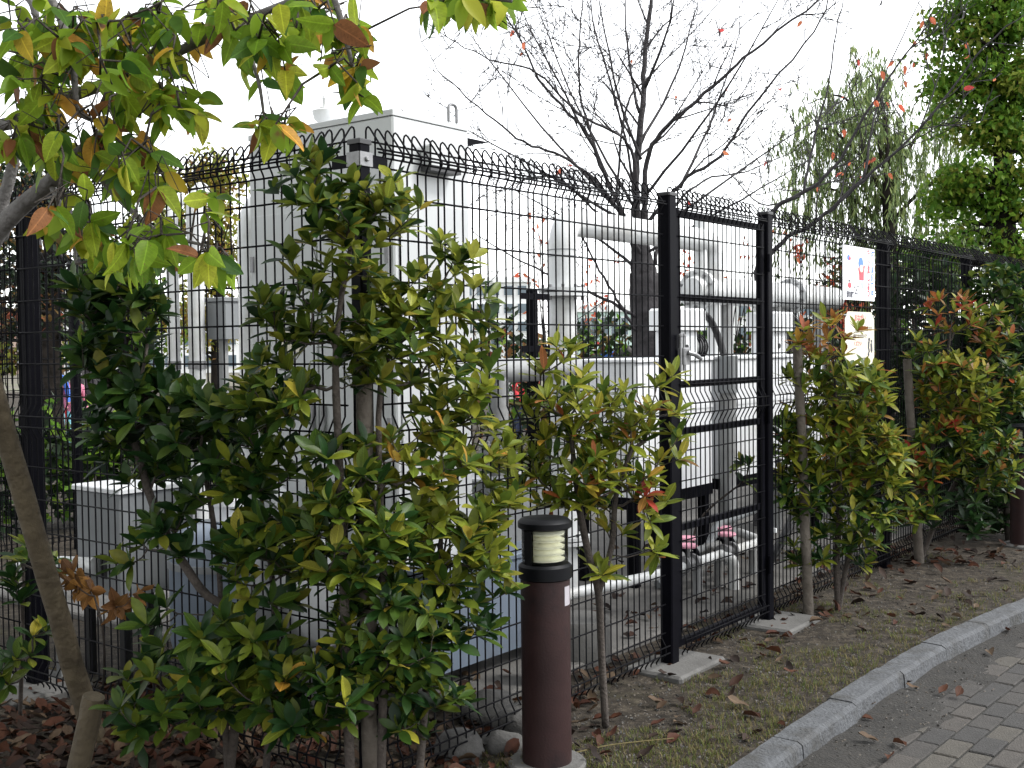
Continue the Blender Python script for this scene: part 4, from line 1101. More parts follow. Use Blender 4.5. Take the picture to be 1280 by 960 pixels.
# ================================================================== LEAFY TREE AT TOP LEFT
mg1 = LM('magnolia_green', [(0, (0.0765, 0.153, 0.0108)), (.45, (0.144, 0.234, 0.0144)), (.8, (0.234, 0.297, 0.0198)), (1, (0.324, 0.324, 0.027))], transl=.6, rough=.45, spot=(0.144, 0.09, 0.027))
mg2 = LM('magnolia_deep', [(0, (0.024, 0.068, 0.0112)), (1, (0.056, 0.112, 0.016))], transl=.4, rough=.45)
mg3 = LM('magnolia_yellow', [(0, (0.357, 0.255, 0.0213)), (.6, (0.3825, 0.204, 0.0255)), (1, (0.323, 0.136, 0.0255))], transl=.45, rough=.5, spot=(0.102, 0.0425, 0.017))
mg4 = LM('magnolia_brown', [(0, (0.112, 0.0385, 0.014)), (1, (0.168, 0.07, 0.0245))], transl=.3, rough=.6, spot=(0.056, 0.021, 0.0105))
def leafy_tree():
    r = random.Random(77)
    base = Vector((-2.15, 3.25, 0))
    root = empty('leafy_tree', base, 0, 'broadleaf tree with large yellowing leaves hanging into the top left', 'tree')
    limbs = [([base, base + Vector((.02, 0, 1.0)), base + Vector((.08, -.05, 1.9)), base + Vector((.0, -.1, 2.7)), base + Vector((.1, -.2, 3.6))], .075, .03),
             ([base + Vector((.05, -.03, 1.55)), P(-70, 380, 3.0), P(0, 285, 2.9), P(62, 228, 2.8), P(100, 190, 2.75), P(150, 150, 2.7)], .034, .010),
             ([base + Vector((.02, -.06, 2.1)), P(-30, 300, 3.0), P(5, 245, 2.95), P(27, 161, 2.9), P(60, 90, 2.8), P(90, 20, 2.75)], .022, .007),
             ([base + Vector((.02, -.1, 2.3)), P(-40, 160, 2.9), P(90, 120, 2.75), P(190, 80, 2.65), P(295, 30, 2.55), P(420, -20, 2.45)], .020, .007),
             ([P(-30, -120, 2.7), P(64, 0, 2.55), P(90, 77, 2.5), P(100, 141, 2.5), P(144, 154, 2.5)], .012, .004),
             ([P(-60, -60, 2.8), P(37, 0, 2.6), P(38, 60, 2.6), P(30, 110, 2.6)], .010, .004),
             ([base + Vector((.0, -.1, 2.7)), P(80, -120, 2.7), P(250, -60, 2.5), P(400, -50, 2.4), P(520, -20, 2.35), P(640, 0, 2.3)], .022, .006),
             ([P(250, -60, 2.5), P(290, 20, 2.5), P(320, 90, 2.5), P(330, 145, 2.5)], .008, .003),
             ([P(400, -50, 2.4), P(425, 20, 2.4), P(440, 80, 2.4), P(452, 120, 2.4)], .008, .003),
             ([P(100, 190, 2.75), P(150, 250, 2.7), P(200, 290, 2.65), P(270, 310, 2.6)], .009, .003),
             ([P(62, 228, 2.8), P(90, 290, 2.75), P(95, 330, 2.7)], .008, .003)]
    mb = MB(); nodes = []; tg = MB()
    for pts, r0, r1 in limbs:
        pt = smooth_path(pts, 6)
        mb.tube([p - base for p in pt], [r0 + (r1 - r0) * i / (len(pt) - 1) for i in range(len(pt))], 8)
        nodes += pt[2:]
    blobs = [(40, 80, 55, 80, 26), (130, 50, 70, 50, 26), (200, 40, 50, 40, 18), (110, 180, 70, 45, 26), (180, 215, 45, 45, 18), (85, 270, 30, 30, 9), (130, 300, 60, 35, 16), (195, 300, 30, 35, 10), (225, 120, 30, 40, 12), (285, 20, 45, 25, 15), (330, 60, 35, 45, 16), (385, 20, 50, 25, 15), (430, 55, 30, 40, 12), (340, 155, 28, 14, 8), (450, 112, 10, 15, 4), (545, -5, 50, 12, 9), (610, -2, 35, 12, 8), (275, 320, 32, 14, 6), (20, 160, 30, 40, 10), (160, 110, 50, 40, 14), (250, 240, 20, 30, 4), (60, 30, 60, 40, 16)]
    leaves = []
    for bx, by, rx, ry, n in blobs:
        for k in range(int(n * 1.2)):
            Y = 2.62 + r.gauss(0, .14) - (bx / 640) * .25
            v = rvec(r); p = P(bx + v.x * rx, by + v.y * ry, Y)
            q = min(nodes, key=lambda t: (t - p).length)
            mid = q.lerp(p, .5) + Vector((0, 0, .02)) + rvec(r) * .02
            tg.tube([q - base, mid - base, p - base], [.0034, .0026, .0017], 4)
            if r.random() < .5: tg.tube([mid - base, mid + rvec(r) * .07 - base, mid + rvec(r) * .13 - base], [.002, .0016, .001], 4)
            nodes.append(mid); nodes.append(p)
            for j in range(r.randint(2, 4)):
                d_ = (rvec(r) * .9 + Vector((r.uniform(-.2, .6), -.2, -.5))).normalized()
                m_ = r.choice([mg1] * 24 + [mg2] * 4 + [mg3] * 2 + [mg4] * 1)
                leaves.append((leaf_matrix(p, d_, rvec(r) + Vector((0, -.6, .6)), r.uniform(.044, .080)), m_))
    mb.build('branches', M['bark_grey'], root, smooth='all'); tg.build('twigs', M['bark'], root, smooth='all')['kind'] = 'stuff'
    place_leaves(root, leaves, 'magnolia', 300)
    hi = MB(); lim = MB(); n_ = 0  # unseen crown added above the frame to shade the lower left
    cl = [Vector((-2.1, 2.5, 4.3)) + Vector((v.x * 2.5, v.y * 2.4, v.z * 1.35)) for v in (rvec(r) for k in range(150))]
    for c in cl:
        q = Vector((-2.1, 3.1, min(c.z, 3.6)))
        if not in_view(c, 60): lim.tube([q - base, q.lerp(c, .5) + Vector((0, 0, -.1)) - base, c - base], [.016, .010, .004], 5)
        for k in range(46):
            p = c + rvec(r) * .42
            if in_view(p, 45): continue
            T = leaf_matrix(p - base, (rvec(r) + Vector((0, 0, -.6))).normalized(), rvec(r) + Vector((0, 0, 1)), r.uniform(.10, .15)); v_, f_ = SETS['small'][r.randrange(6)]
            hi.add([T @ x for x in v_], f_)
    lim.build('added_upper_branches', M['bark_grey'], root, smooth='all')
    hi.build('crown', mg1, root, smooth='all')['kind'] = 'stuff'  # off-frame foliage added to block sky light over the shrubs
leafy_tree()

# ================================================================== BARE AND BACKGROUND TREES
red_few = LM('cherry_red_leaf', [(0, (0.527, 0.085, 0.0425)), (.5, (0.4675, 0.136, 0.0595)), (1, (0.425, 0.0425, 0.0425))], transl=.5, rough=.5)
def grow_twigs(mb, base, pts, r0, r, level, length, tips, density=1.0, minr=.0035, updir=Vector((0, 0, .25))):
    L_ = sum((pts[i + 1] - pts[i]).length for i in range(len(pts) - 1))
    n = max(1, int(L_ * density))
    for k in range(n):
        t = r.uniform(.2, 1.0); i = min(int(t * (len(pts) - 1)), len(pts) - 2); f_ = t * (len(pts) - 1) - i
        p = pts[i].lerp(pts[i + 1], f_); d = (pts[i + 1] - pts[i]).normalized()
        side = d.cross(rvec(r)).normalized()
        a = radians(r.uniform(25, 60))
        dd = (d * cos(a) + side * sin(a) + updir * .6).normalized()
        ll = length * r.uniform(.5, 1.1) * (1.1 - .5 * t)
        q = [p]; c = dd
        for s in range(4):
            c = (c + rvec(r) * .22 + updir * .12).normalized(); q.append(q[-1] + c * ll / 4)
        rr = max(minr, r0 * (1 - .6 * t) * .45)
        mb.tube([x - base for x in q], [rr, rr * .85, rr * .7, max(minr * .8, rr * .5), minr * .6], 4 if rr < .02 else 6, cap=False)
        tips.append((q[-1], c)); tips.append((q[2], c))
        if level > 0: grow_twigs(mb, base, q, rr, r, level - 1, length * .55, tips, density * 1.9, minr, updir)

LIMB = 0.40
def bare_tree(name, label, base, limbs, seed, Y, density=1.6, level=2, length=1.0, red=0, bark='bark_dark', group=None, minr=.0045):
    r = random.Random(seed); base = Vector(base)
    root = empty(name, base, 0, label, 'tree', group)
    tr = MB(); br = MB(); tips = []
    for i, (pts, r0, r1, trunk) in enumerate(limbs):
        pt = smooth_path(pts, 5)
        pt = [p + rvec(r) * .015 for p in pt[:1]] + [p + rvec(r) * min(.014, r0 * .25) for p in pt[1:]]
        kk = 1.0 if trunk else LIMB; rad = [kk * (r0 + (r1 - r0) * k / (len(pt) - 1)) for k in range(len(pt))]
        (tr if trunk else br).tube([p - base for p in pt], rad, 14 if trunk else 7)
        if not trunk: grow_twigs(br, base, pt, r0 * LIMB, r, level, length, tips, density, minr)
    if tr.v: tr.build('trunk', M[bark], root, smooth='all')
    br.build('branches', M[bark], root, smooth='all')
    if red:
        r.shuffle(tips); lv = []
        for p, c in tips:
            if len(lv) >= red: break
            if not in_view(p, -5): continue
            lv.append((leaf_matrix(p, (rvec(r) + Vector((0, 0, -.8))).normalized(), rvec(r) + Vector((0, -1, 0)), r.uniform(.045, .09)), red_few))
        place_leaves(root, lv, 'magnolia', 300)
    return root
YB = 11.5
def PL(lst, Y0, Y1=None):
    Y1 = Y0 if Y1 is None else Y1
    return [P(x, y, Y0 + (Y1 - Y0) * i / (len(lst) - 1)) for i, (x, y) in enumerate(lst)]
b0 = P(815, 447, YB); b0 = Vector((b0.x, b0.y, 0))
bare_tree('cherry_tree', 'bare cherry tree with thick dark trunk behind the white riser pipe', b0, [
    ([b0 - Vector((0, 0, .1)), P(818, 520, YB), P(814, 440, YB), P(808, 380, YB), P(805, 345, YB)], .22, .15, True),
    ([P(806, 352, YB), P(803, 325, YB), P(800, 300, YB), P(797, 270, YB)], .155, .03, True),
    (PL([(803, 330), (795, 262), (796, 201), (803, 134), (806, 67), (816, -10), (822, -80)], YB), .125, .03, False),
    (PL([(804, 325), (806, 215), (820, 175), (850, 144), (900, 100), (940, 64), (1024, 0), (1080, -50)], YB, 10.6), .075, .015, False),
    (PL([(802, 340), (785, 285), (756, 218), (729, 161), (682, 111), (648, 44), (630, -20)], YB, 11), .07, .012, False),
    (PL([(802, 330), (797, 240), (788, 188), (772, 168), (722, 141), (672, 91), (621, 77), (571, 54), (517, 17)], YB, 10), .055, .006, False),
    (PL([(790, 290), (750, 232), (702, 195), (655, 178), (608, 141), (554, 94), (534, 64)], YB, 10.2), .05, .006, False),
    (PL([(756, 218), (730, 140), (725, 111), (724, 57), (729, 0), (735, -60)], 11.2, 11.2), .035, .012, False),
    (PL([(793, 240), (776, 151), (743, 34), (739, -10)], YB, 12), .04, .012, False),
    (PL([(770, 250), (783, 134), (816, 91), (850, 57), (910, -10)], YB, 12.2), .035, .010, False),
    (PL([(800, 290), (850, 230), (900, 195), (944, 128), (1018, 40), (1040, -20)], YB, 10.8), .055, .012, False),
    (PL([(806, 420), (792, 409), (771, 373), (745, 330), (725, 288), (715, 262)], YB, 10.8), .05, .012, False),
    (PL([(806, 405), (775, 384), (718, 357), (690, 345), (640, 320), (590, 290)], YB, 10.4), .05, .010, False),
    (PL([(815, 345), (792, 303), (740, 260), (700, 225), (650, 215)], YB, 11), .05, .010, False),
    (PL([(818, 330), (835, 270), (880, 225), (930, 215), (990, 190)], YB, 12.4), .045, .010, False),
    (PL([(700, 195), (660, 192), (600, 205), (575, 190)], 11, 10.5), .014, .005, False),
] + [(PL([(a0, b0_), ((a0 * .55 + a1 * .45) + c_, (b0_ * .6 + b1 * .4) - 10), (a1, b1)], YB, YB + y_), .045, .008, False) for a0, b0_, a1, b1, c_, y_ in ((800, 270, 660, -20, -10, .8), (800, 200, 745, -30, -8, -.8), (800, 180, 880, -30, 12, 1.0), (802, 250, 985, -20, 10, -1.0), (805, 300, 1060, 120, 0, 1.2), (780, 270, 570, 20, -8, 1.2), (800, 320, 1010, 200, 10, -.8), (785, 280, 560, 150, 0, -1.2), (798, 140, 780, -40, -6, .9), (806, 110, 850, -40, 8, -.7), (760, 220, 640, -10, 0, -.6), (850, 235, 930, 20, 8, .9), (790, 330, 640, 235, 0, .5))] + [
], 1, YB, 2.9, 2, .95, red=16, group='bare autumn trees')
YC = 9.8
c0 = P(952, 470, YC); c0 = Vector((c0.x, c0.y, 0))
bare_tree('cherry_tree', 'leaning bare tree with scattered red leaves right of the gate', c0, [
    ([c0 - Vector((0, 0, .1)), P(954, 520, YC), P(953, 400, YC), P(954, 330, YC), P(958, 290, YC)], .085, .06, True),
    (PL([(957, 300), (968, 262), (1000, 243), (1040, 212), (1090, 130), (1130, 70), (1185, 0)], YC, 9.3), .06, .010, False),
    (PL([(956, 325), (985, 298), (1031, 268), (1080, 225), (1150, 160), (1230, 60), (1290, 10)], YC, 9.0), .055, .010, False),
    (PL([(1004, 240), (1020, 165), (1035, 110), (1045, 40), (1060, -20)], 9.5, 9.6), .03, .008, False),
    (PL([(1080, 222), (1092, 150), (1110, 85), (1155, -10)], 9.3, 9.6), .028, .008, False),
    (PL([(1040, 212), (1078, 190), (1079, 140), (1055, 100)], 9.5, 9.3), .018, .005, False),
    (PL([(1030, 268), (1100, 205), (1160, 165), (1200, 140)], 9.4, 9.0), .022, .006, False),
    (PL([(1150, 160), (1175, 90), (1180, 40)], 9.1, 9.2), .016, .006, False),
    (PL([(1000, 245), (950, 255), (900, 210), (850, 240)], 9.6, 10.4), .022, .006, False),
], 2, YC, 2.6, 2, .7, red=32, group='bare autumn trees')
# thin reddish trees in the middle distance
for k, (px, Y, top, lab, rn) in enumerate(((686, 15, 250, 'slender bare tree with reddish buds seen left of the white riser', 60), (745, 18, 300, 'small reddish tree seen between riser pipe and cherry trunk', 110), (900, 16, 290, 'red leaved small tree above the header pipe behind the gate', 160), (1015, 15, 300, 'red leaved bushy tree behind the white header pipe', 190))):
    b_ = P(px, 470, Y); b_.z = 0
    hgt = P(px, top, Y).z
    lim = []
    rr_ = random.Random(k + 60)
    for j in range(5 if k < 2 else 7):
        dx = rr_.uniform(-.5, .5) * (.6 if k == 0 else 1.3); lim.append(([b_, b_ + Vector((dx * .25, rr_.uniform(-.2, .2), hgt * .35)), b_ + Vector((dx * .7, rr_.uniform(-.4, .4), hgt * .7)), b_ + Vector((dx, rr_.uniform(-.5, .5), hgt * rr_.uniform(.8, 1)))], .035, .008, False))
    bare_tree('bare_shrub_tree', lab, b_, lim, 70 + k, Y, 1.8, 2, .55, red=rn, group='thin reddish trees in the park', minr=.004)

def crown_tree(name, label, base, trunk_pts, r0, crown, leaf_len, n, mats, seed, bark='bark_black', kind='small', group=None, droop=0.0, clump=.28, limb_n=14):
    """crown: list of (centre, rx, ry, rz, weight)"""
    r = random.Random(seed); base = Vector(base)
    root = empty(name, base, 0, label, 'tree', group)
    tr = MB(); pt = smooth_path(trunk_pts, 5)
    tr.tube([p - base for p in pt], [r0 * (1 - .75 * i / (len(pt) - 1)) for i in range(len(pt))], 12)
    tw = sum(c[4] for c in crown); cl = []
    for c, rx, ry, rz, w_ in crown:
        for k in range(max(2, int(limb_n * w_ / tw))):
            v = rvec(r); v = v * (v.length ** -.5)
            p = c + Vector((v.x * rx, v.y * ry, v.z * rz)); cl.append(p)
            q = min(pt, key=lambda t: (t - p).length + max(0, t.z - p.z) * 2)
            tr.tube([x - base for x in smooth_path([q, q.lerp(p, .5) + rvec(r) * .12, p], 3)], [.045 * r0 / .15, .035 * r0 / .15, .03 * r0 / .15, .022 * r0 / .15, .018 * r0 / .15, .012 * r0 / .15, .006][:7], 5)
    tr.build('trunk', M[bark], root, smooth='all')
    mb = MB(); mi = {m_: i for i, m_ in enumerate(dict.fromkeys(mats))}
    per = max(4, n // len(cl))
    tmpl = SETS[kind]
    for p in cl:
        big = clump * r.uniform(.6, 1.3); m0 = r.choice(mats)
        for k in range(per):
            v = rvec(r); q = p + Vector((v.x * big * 1.3, v.y * big * 1.3, v.z * big * .8)) - base
            d_ = (rvec(r) + Vector((0, 0, -.4))).normalized()
            T = leaf_matrix(q, d_, rvec(r) + Vector((0, 0, .9)), leaf_len * r.uniform(.6, 1.2))
            v_, f_ = tmpl[r.randrange(6)]
            mb.add([T @ x for x in v_], f_, mi[m0 if r.random() < .7 else r.choice(mats)])
    o = mb.build('crown', list(mi), root, smooth='all'); o['kind'] = 'stuff'
    return root
g1 = LM('zelkova_green', [(0, (.04, .11, .010)), (.5, (.085, .18, .016)), (1, (.16, .25, .024))], transl=.45, rough=.5)
g2 = LM('zelkova_yellow', [(0, (.11, .15, .02)), (1, (.19, .20, .028))], transl=.4, rough=.5)
g3 = LM('dark_conifer', [(0, (0.007, 0.0154, 0.0084)), (1, (0.0182, 0.0294, 0.0126))], transl=.15, rough=.6)
g4 = LM('ginkgo_gold', [(0, (0.1445, 0.1445, 0.0213)), (.5, (0.238, 0.187, 0.0255)), (1, (0.306, 0.204, 0.034))], transl=.45, rough=.55)
g5 = LM('willow_green', [(0, (.11, .17, .06)), (.5, (.18, .25, .095)), (1, (.24, .29, .09))], transl=.5, rough=.5)
g6 = LM('autumn_brown', [(0, (0.14, 0.063, 0.021)), (.6, (0.112, 0.084, 0.0245)), (1, (0.196, 0.049, 0.028))], transl=.35, rough=.6)
def B(px, py, Y, rx, ry, w_=1.0):
    k = Y / FOC; return (P(px, py, Y), rx * k, min(rx, ry) * k, ry * k, w_)
Y1 = 11.5
b_ = P(1262, 470, Y1); b_.z = 0
crown_tree('green_tree', 'tall dense green tree at the right edge', b_, [b_, P(1262, 400, Y1), P(1255, 250, Y1), P(1250, 120, Y1), P(1250, -60, Y1)], .15,
           [B(1230, 40, Y1, 55, 60, 1.3), B(1265, 120, Y1, 60, 60, 1.3), B(1215, 130, Y1, 45, 50, 1.1), B(1245, 200, Y1, 60, 45, 1.1), B(1215, 260, Y1, 45, 35, .7), B(1275, 290, Y1, 40, 50, 1), B(1250, 330, Y1, 40, 30, .5), B(1320, 100, Y1, 60, 130, 1), B(1260, -50, Y1, 90, 60, 1.3), B(1190, 60, Y1, 32, 60, .8), B(1180, 320, Y1, 30, 20, .3), B(1190, 240, Y1, 28, 25, .4)],
           .075, 19000, [g1] * 4 + [g2], 21, clump=.22, limb_n=150)
def willow():
    r = random.Random(5); Yw = 14.5
    base = P(1112, 470, Yw); base.z = 0
    root = empty('willow_tree', base, 0, 'weeping willow with dark trunk and hanging pale green strands behind signs', 'tree')
    tr = MB(); ends = []
    tk_ = PL([(1112, 520), (1113, 400), (1112, 300), (1108, 230), (1110, 180)], Yw); tk_[0].z = -.1
    pt = smooth_path(tk_, 5); tr.tube([p - base for p in pt], [.15 - .135 * i / (len(pt) - 1) for i in range(len(pt))], 12)
    for pts in ([(1110, 260), (1080, 200), (1030, 160), (990, 190)], [(1110, 230), (1090, 160), (1050, 120), (1010, 130)], [(1110, 240), (1140, 180), (1170, 140), (1200, 130)], [(1110, 200), (1105, 140), (1095, 100), (1080, 80)], [(1112, 280), (1150, 240), (1190, 215), (1230, 210)], [(1112, 300), (1075, 255), (1030, 235), (985, 250)]):
        q = smooth_path(PL(pts, Yw, Yw + r.uniform(-1.5, 1.5)), 6); tr.tube([p - base for p in q], [.03 - .024 * i / (len(q) - 1) for i in range(len(q))], 7); ends += q[3:]
    mb = MB(); tmpl = SETS['willow']
    for k in range(560):
        p = r.choice(ends) + rvec(r) * .35
        L_ = r.uniform(.5, 1.5); out = rvec(r); out.z = 0
        q = [p, p + out * .15 + Vector((0, 0, .03)), p + out * .28 + Vector((0, 0, -L_ * .4)), p + out * .32 + Vector((0, 0, -L_))]
        q = smooth_path(q, 5); tr.tube([x - base for x in q], .003, 3, cap=False)
        for j in range(26):
            t = r.uniform(.1, 1) * (len(q) - 1.01); i = int(t); x = q[i].lerp(q[i + 1], t - i)
            T = leaf_matrix(x - base, (rvec(r) * .6 + Vector((0, 0, -1))).normalized(), rvec(r), r.uniform(.09, .15)); v_, f_ = tmpl[r.randrange(6)]
            mb.add([T @ z for z in v_], f_)
    tr.build('trunk', M['bark_black'], root, smooth='all'); o = mb.build('crown', g5, root, smooth='all'); o['kind'] = 'stuff'
willow()
for k, (px, Y, lab, crown, mats, n, ll, r0) in enumerate((
    (272, 17, 'golden ginkgo tree seen between the pale poles and the cabinet', [(268, 215, 22, 30), (262, 270, 28, 40), (275, 330, 30, 45), (260, 400, 25, 40)], [g4] * 4 + [g2] * 2 + [g6], 4200, .10, .12),
    (60, 16, 'tall dark conifer far left behind the wire fence', [(60, 300, 50, 60), (50, 230, 40, 50), (80, 380, 50, 50), (20, 360, 50, 60)], [g3] * 4 + [g6], 3000, .12, .22),
    (160, 19, 'dark green tree in the park behind the pale poles', [(160, 330, 50, 45), (190, 400, 40, 50), (140, 420, 50, 40), (200, 280, 30, 30)], [g3] * 2 + [g1] + [g2], 2600, .13, .16),
    (-20, 20, 'brownish tree at the left edge beyond the fence', [(0, 260, 60, 50), (-20, 340, 60, 60), (20, 430, 60, 40)], [g6, g3, g2], 2600, .14, .2),
    (1185, 18, 'dark tree behind the far end of the wire fence', [(1180, 330, 50, 40), (1160, 400, 50, 60), (1200, 460, 50, 60), (1220, 300, 40, 50)], [g3] * 2 + [g1], 3000, .13, .2),
    (1060, 20, 'dark bushy tree behind the notice signs', [(1060, 380, 45, 40), (1090, 340, 40, 40), (1040, 430, 50, 40), (1100, 430, 40, 50)], [g3] * 2 + [g6] * 2, 2600, .14, .15))):
    b_ = P(px, 470, Y); b_.z = 0
    crown_tree('park_tree', lab, b_, [b_, P(px, 420, Y), P(px + 4, 330, Y), P(px, crown[0][1], Y)], r0, [B(a, b, Y, c, d) for a, b, c, d in crown], ll, n, mats, 300 + k, group='trees in the park behind', clump=.35, limb_n=70)
# row of trunks in the grove at far left
for k, (px, Y, w_) in enumerate(((45, 22, .16), (68, 24, .2), (92, 21, .14), (118, 26, .2))):
    b_ = P(px, 470, Y); b_.z = 0; r = random.Random(k)
    m_ = MB(); pts = smooth_path([b_ - Vector((0, 0, .1)), b_ + Vector((r.uniform(-.1, .1), 0, 1.5)), b_ + Vector((r.uniform(-.2, .2), 0, 3.2)), b_ + Vector((r.uniform(-.3, .3), 0, 5))], 4)
    rt_ = empty('grove_trunk', b_, 0, ('leftmost', 'thick second', 'thin third', 'thick rightmost')[k] + ' bare trunk of the far grove at left', 'tree', 'grove trunks')
    m_.tube([p - b_ for p in pts], [w_ * (1 - .5 * i / (len(pts) - 1)) for i in range(len(pts))], 10); m_.build('trunk', M['bark_dark'], rt_, smooth='all')
    b2 = MB(); tips = []; grow_twigs(b2, b_, pts[5:], w_ * .5, r, 1, 1.2, tips, 2.2, .008); b2.build('branches', M['bark_dark'], rt_, smooth='all')

# low hedges that close the view under the trees
def hedge(name, a, b, hgt, wid, label, mats, seed, n):
    r = random.Random(seed); a = Vector(a); b = Vector(b); root = empty(name, a, 0, label, 'hedge', 'park hedges')
    d = b - a; side = Vector((-d.y, d.x, 0)).normalized(); mb = MB(); mats_u = list(dict.fromkeys(mats))
    core = MB(); N = max(2, int(d.length / .5))
    for k in range(N):
        t = (k + .5) / N; core.tube([d * t, d * t + rvec(r) * .1 + Vector((0, 0, hgt * .8))], [.03, .01], 5)
    core.build('stems', M['bark'], root)
    for k in range(n):
        t = r.random(); h_ = hgt * (r.random() ** .6) * (1 + .15 * sin(t * 40) + .1 * sin(t * 97)); p = d * t + side * r.uniform(-.5, .5) * wid + Vector((0, 0, h_))
        T = leaf_matrix(p, (rvec(r) + Vector((0, 0, .2))).normalized(), rvec(r) + Vector((0, 0, .8)), r.uniform(.08, .16)); v_, f_ = SETS['small'][r.randrange(6)]
        mb.add([T @ x for x in v_], f_, mats_u.index(r.choice(mats)))
    o = mb.build('foliage', mats_u, root, smooth='all'); o['kind'] = 'stuff'
hedge('park_hedge', F(1.5, 7.6), F(-7, 9), .9, .9, 'low mixed hedge beyond the left fence', [g1, g2, g3, dk1, g3], 1, 9000)
hedge('park_hedge', F(4.5, 6.2), F(1.8, 7.0), .95, .7, 'low dark hedge behind the grey tee pipe', [g3, vd1, g1], 2, 3500)
hedge('park_hedge', F(16, 2.0), F(7.5, 5.5), 1.7, 1.0, 'tall dark hedge behind the right end of compound', [g3, vd1, g3, g1, g6], 3, 9000)

# ================================================================== FAR BUILDINGS, RAILING, PEOPLE
M['wall_pale'] = mat('pale_render', (.62, .63, .62), .8, var=.03, scale=.6)  # far walls whitish; washed-out haze is put into their pale colour
M['wall_green'] = mat('pale_green_cladding', (.42, .55, .50), .6, var=.04, scale=.6)
M['wall_tan'] = mat('tan_tile_wall', (.40, .30, .25), .8, var=.05, scale=.8)
M['win'] = mat('window_glass', (.08, .11, .13), .15)
def building(name, px0, px1, Y, top, label, wall, cols, rows):
    a = P(px0, 450, Y); b = P(px1, 450, Y); w_ = b.x - a.x; hh = P(px0, top, Y).z
    o = empty(name, (a.x, Y, -.1), 0, label, 'building', 'far buildings')
    m_ = MB(); m_.box(0, w_, 0, 8, 0, hh); m_.build('wall', M[wall], o)
    m_ = MB(); m_.box(-.2, w_ + .2, -.2, 8.2, hh, hh + .35); m_.build('roof', M['wall_pale'], o)
    for i in range(cols):
        for j in range(rows):
            cw = w_ / cols; rh = hh / rows; x = (i + .5) * cw; z = (j + .55) * rh
            m_ = MB(); m_.box(x - cw * .36, x + cw * .36, -.06, -.02, z - rh * .3, z + rh * .3); f_ = m_.build('window', M['wall_pale'], o)
            m_ = MB(); m_.box(x - cw * .32, x + cw * .32, -.08, -.061, z - rh * .26, z + rh * .26); m_.build('pane', M['win'], f_)
building('far_building', 712, 800, 62, 388, 'pale green low building beyond the park, right of the riser', 'wall_green', 7, 2)
building('far_building', 560, 662, 75, 352, 'pale apartment block beyond the park, right of the cabinet', 'wall_pale', 6, 5)
building('far_building', 770, 880, 80, 402, 'tan tiled building beyond the park behind the cherry trunk', 'wall_tan', 6, 2)
building('far_building', 880, 1060, 70, 372, 'pale long building far behind the gate', 'wall_pale', 9, 3)
building('far_building', 80, 300, 85, 385, 'pale building far behind the left fence panel', 'wall_pale', 9, 3)
building('far_building', -160, 70, 90, 400, 'pale building beyond the grove at far left', 'wall_tan', 9, 3)
rl = empty('park_railing', P(700, 470, 19).xy.to_3d(), 0, 'dark upright railing across the park behind the riser pipe', 'railing')
for k in range(31):
    m_ = MB(); m_.box(k * .1, k * .1 + .03, 0, .03, 0, 1.45); m_.build('baluster', M['post'], rl)
for z in (.15, 1.40):
    m_ = MB(); m_.box(-.05, 3.1, .032, .06, z, z + .05); m_.build('rail', M['post'], rl)
M['skin'] = mat('skin', (.45, .28, .2), .6); M['hair'] = mat('dark_hair', (.02, .016, .014), .6)
def person(px, Y, hgt, jacket, trousers, hat, label, rz=0.0, seed=0):
    b_ = P(px, 470, Y); b_.z = 0; o = empty('person', b_, rz, label, 'person', 'people in the park')
    k = hgt / 1.7; r = random.Random(seed)
    sk = bpy.data.meshes.new('body')
    V = [(0, 0, .92), (0, 0, 1.15), (0, 0, 1.38), (0, 0, 1.48), (0, -.01, 1.60), (0, 0, 1.69),
         (.17, 0, 1.38), (.23, -.02, 1.12), (.24, -.12, .90), (-.17, 0, 1.38), (-.23, -.02, 1.12), (-.22, -.14, .92),
         (.09, 0, .88), (.10, -.02, .48), (.10, .02, .07), (.11, -.12, .04), (-.09, 0, .88), (-.11, .02, .48), (-.11, .06, .07), (-.12, -.08, .04)]
    Rr = [.14, .13, .15, .055, .095, .07, .065, .048, .035, .065, .048, .035, .085, .06, .042, .04, .085, .06, .042, .04]
    Ed = [(0, 1), (1, 2), (2, 3), (3, 4), (4, 5), (2, 6), (6, 7), (7, 8), (2, 9), (9, 10), (10, 11), (0, 12), (12, 13), (13, 14), (14, 15), (0, 16), (16, 17), (17, 18), (18, 19)]
    sk.from_pydata([(x * k, y * k, z * k) for x, y, z in V], Ed, [])
    t = bpy.data.objects.new('tmp', sk); scene.collection.objects.link(t)
    md = t.modifiers.new('s', 'SKIN'); 
    for i, q in enumerate(sk.skin_vertices[0].data): q.radius = (Rr[i] * k, Rr[i] * k * (.75 if i < 3 else 1)); q.use_root = (i == 0)
    sb = t.modifiers.new('d', 'SUBSURF'); sb.levels = 2; sb.render_levels = 2
    bpy.context.view_layer.update()
    me = bpy.data.meshes.new_from_object(t.evaluated_get(bpy.context.evaluated_depsgraph_get())); bpy.data.objects.remove(t)
    me.materials.clear()
    for m_ in (trousers, jacket, M['skin']): me.materials.append(m_)
    for p in me.polygons:
        z = p.center.z / k; x = abs(p.center.x) / k; p.use_smooth = True
        p.material_index = 2 if (z > 1.47 or (z < .95 and x > .2)) else (1 if z > .86 else 0)
    bo_ = bpy.data.objects.new('body', me); link(bo_, o)
    h_ = MB(); h_.lathe([(.04, 1.745 * k), (.085 * k, 1.725 * k), (.108 * k, 1.68 * k), (.112 * k, 1.62 * k), (.10 * k, 1.56 * k)], (0, .012 * k, 0), 16)
    if hat: h_.lathe([(.15 * k, 1.645 * k), (.15 * k, 1.655 * k)], (0, -.02 * k, 0), 16)
    h_.build('hat' if hat else 'hair', hat if hat else M['hair'], o, smooth=True)
def cloth(n, c): return mat('cloth_' + n, c, .85, var=.1, scale=12)
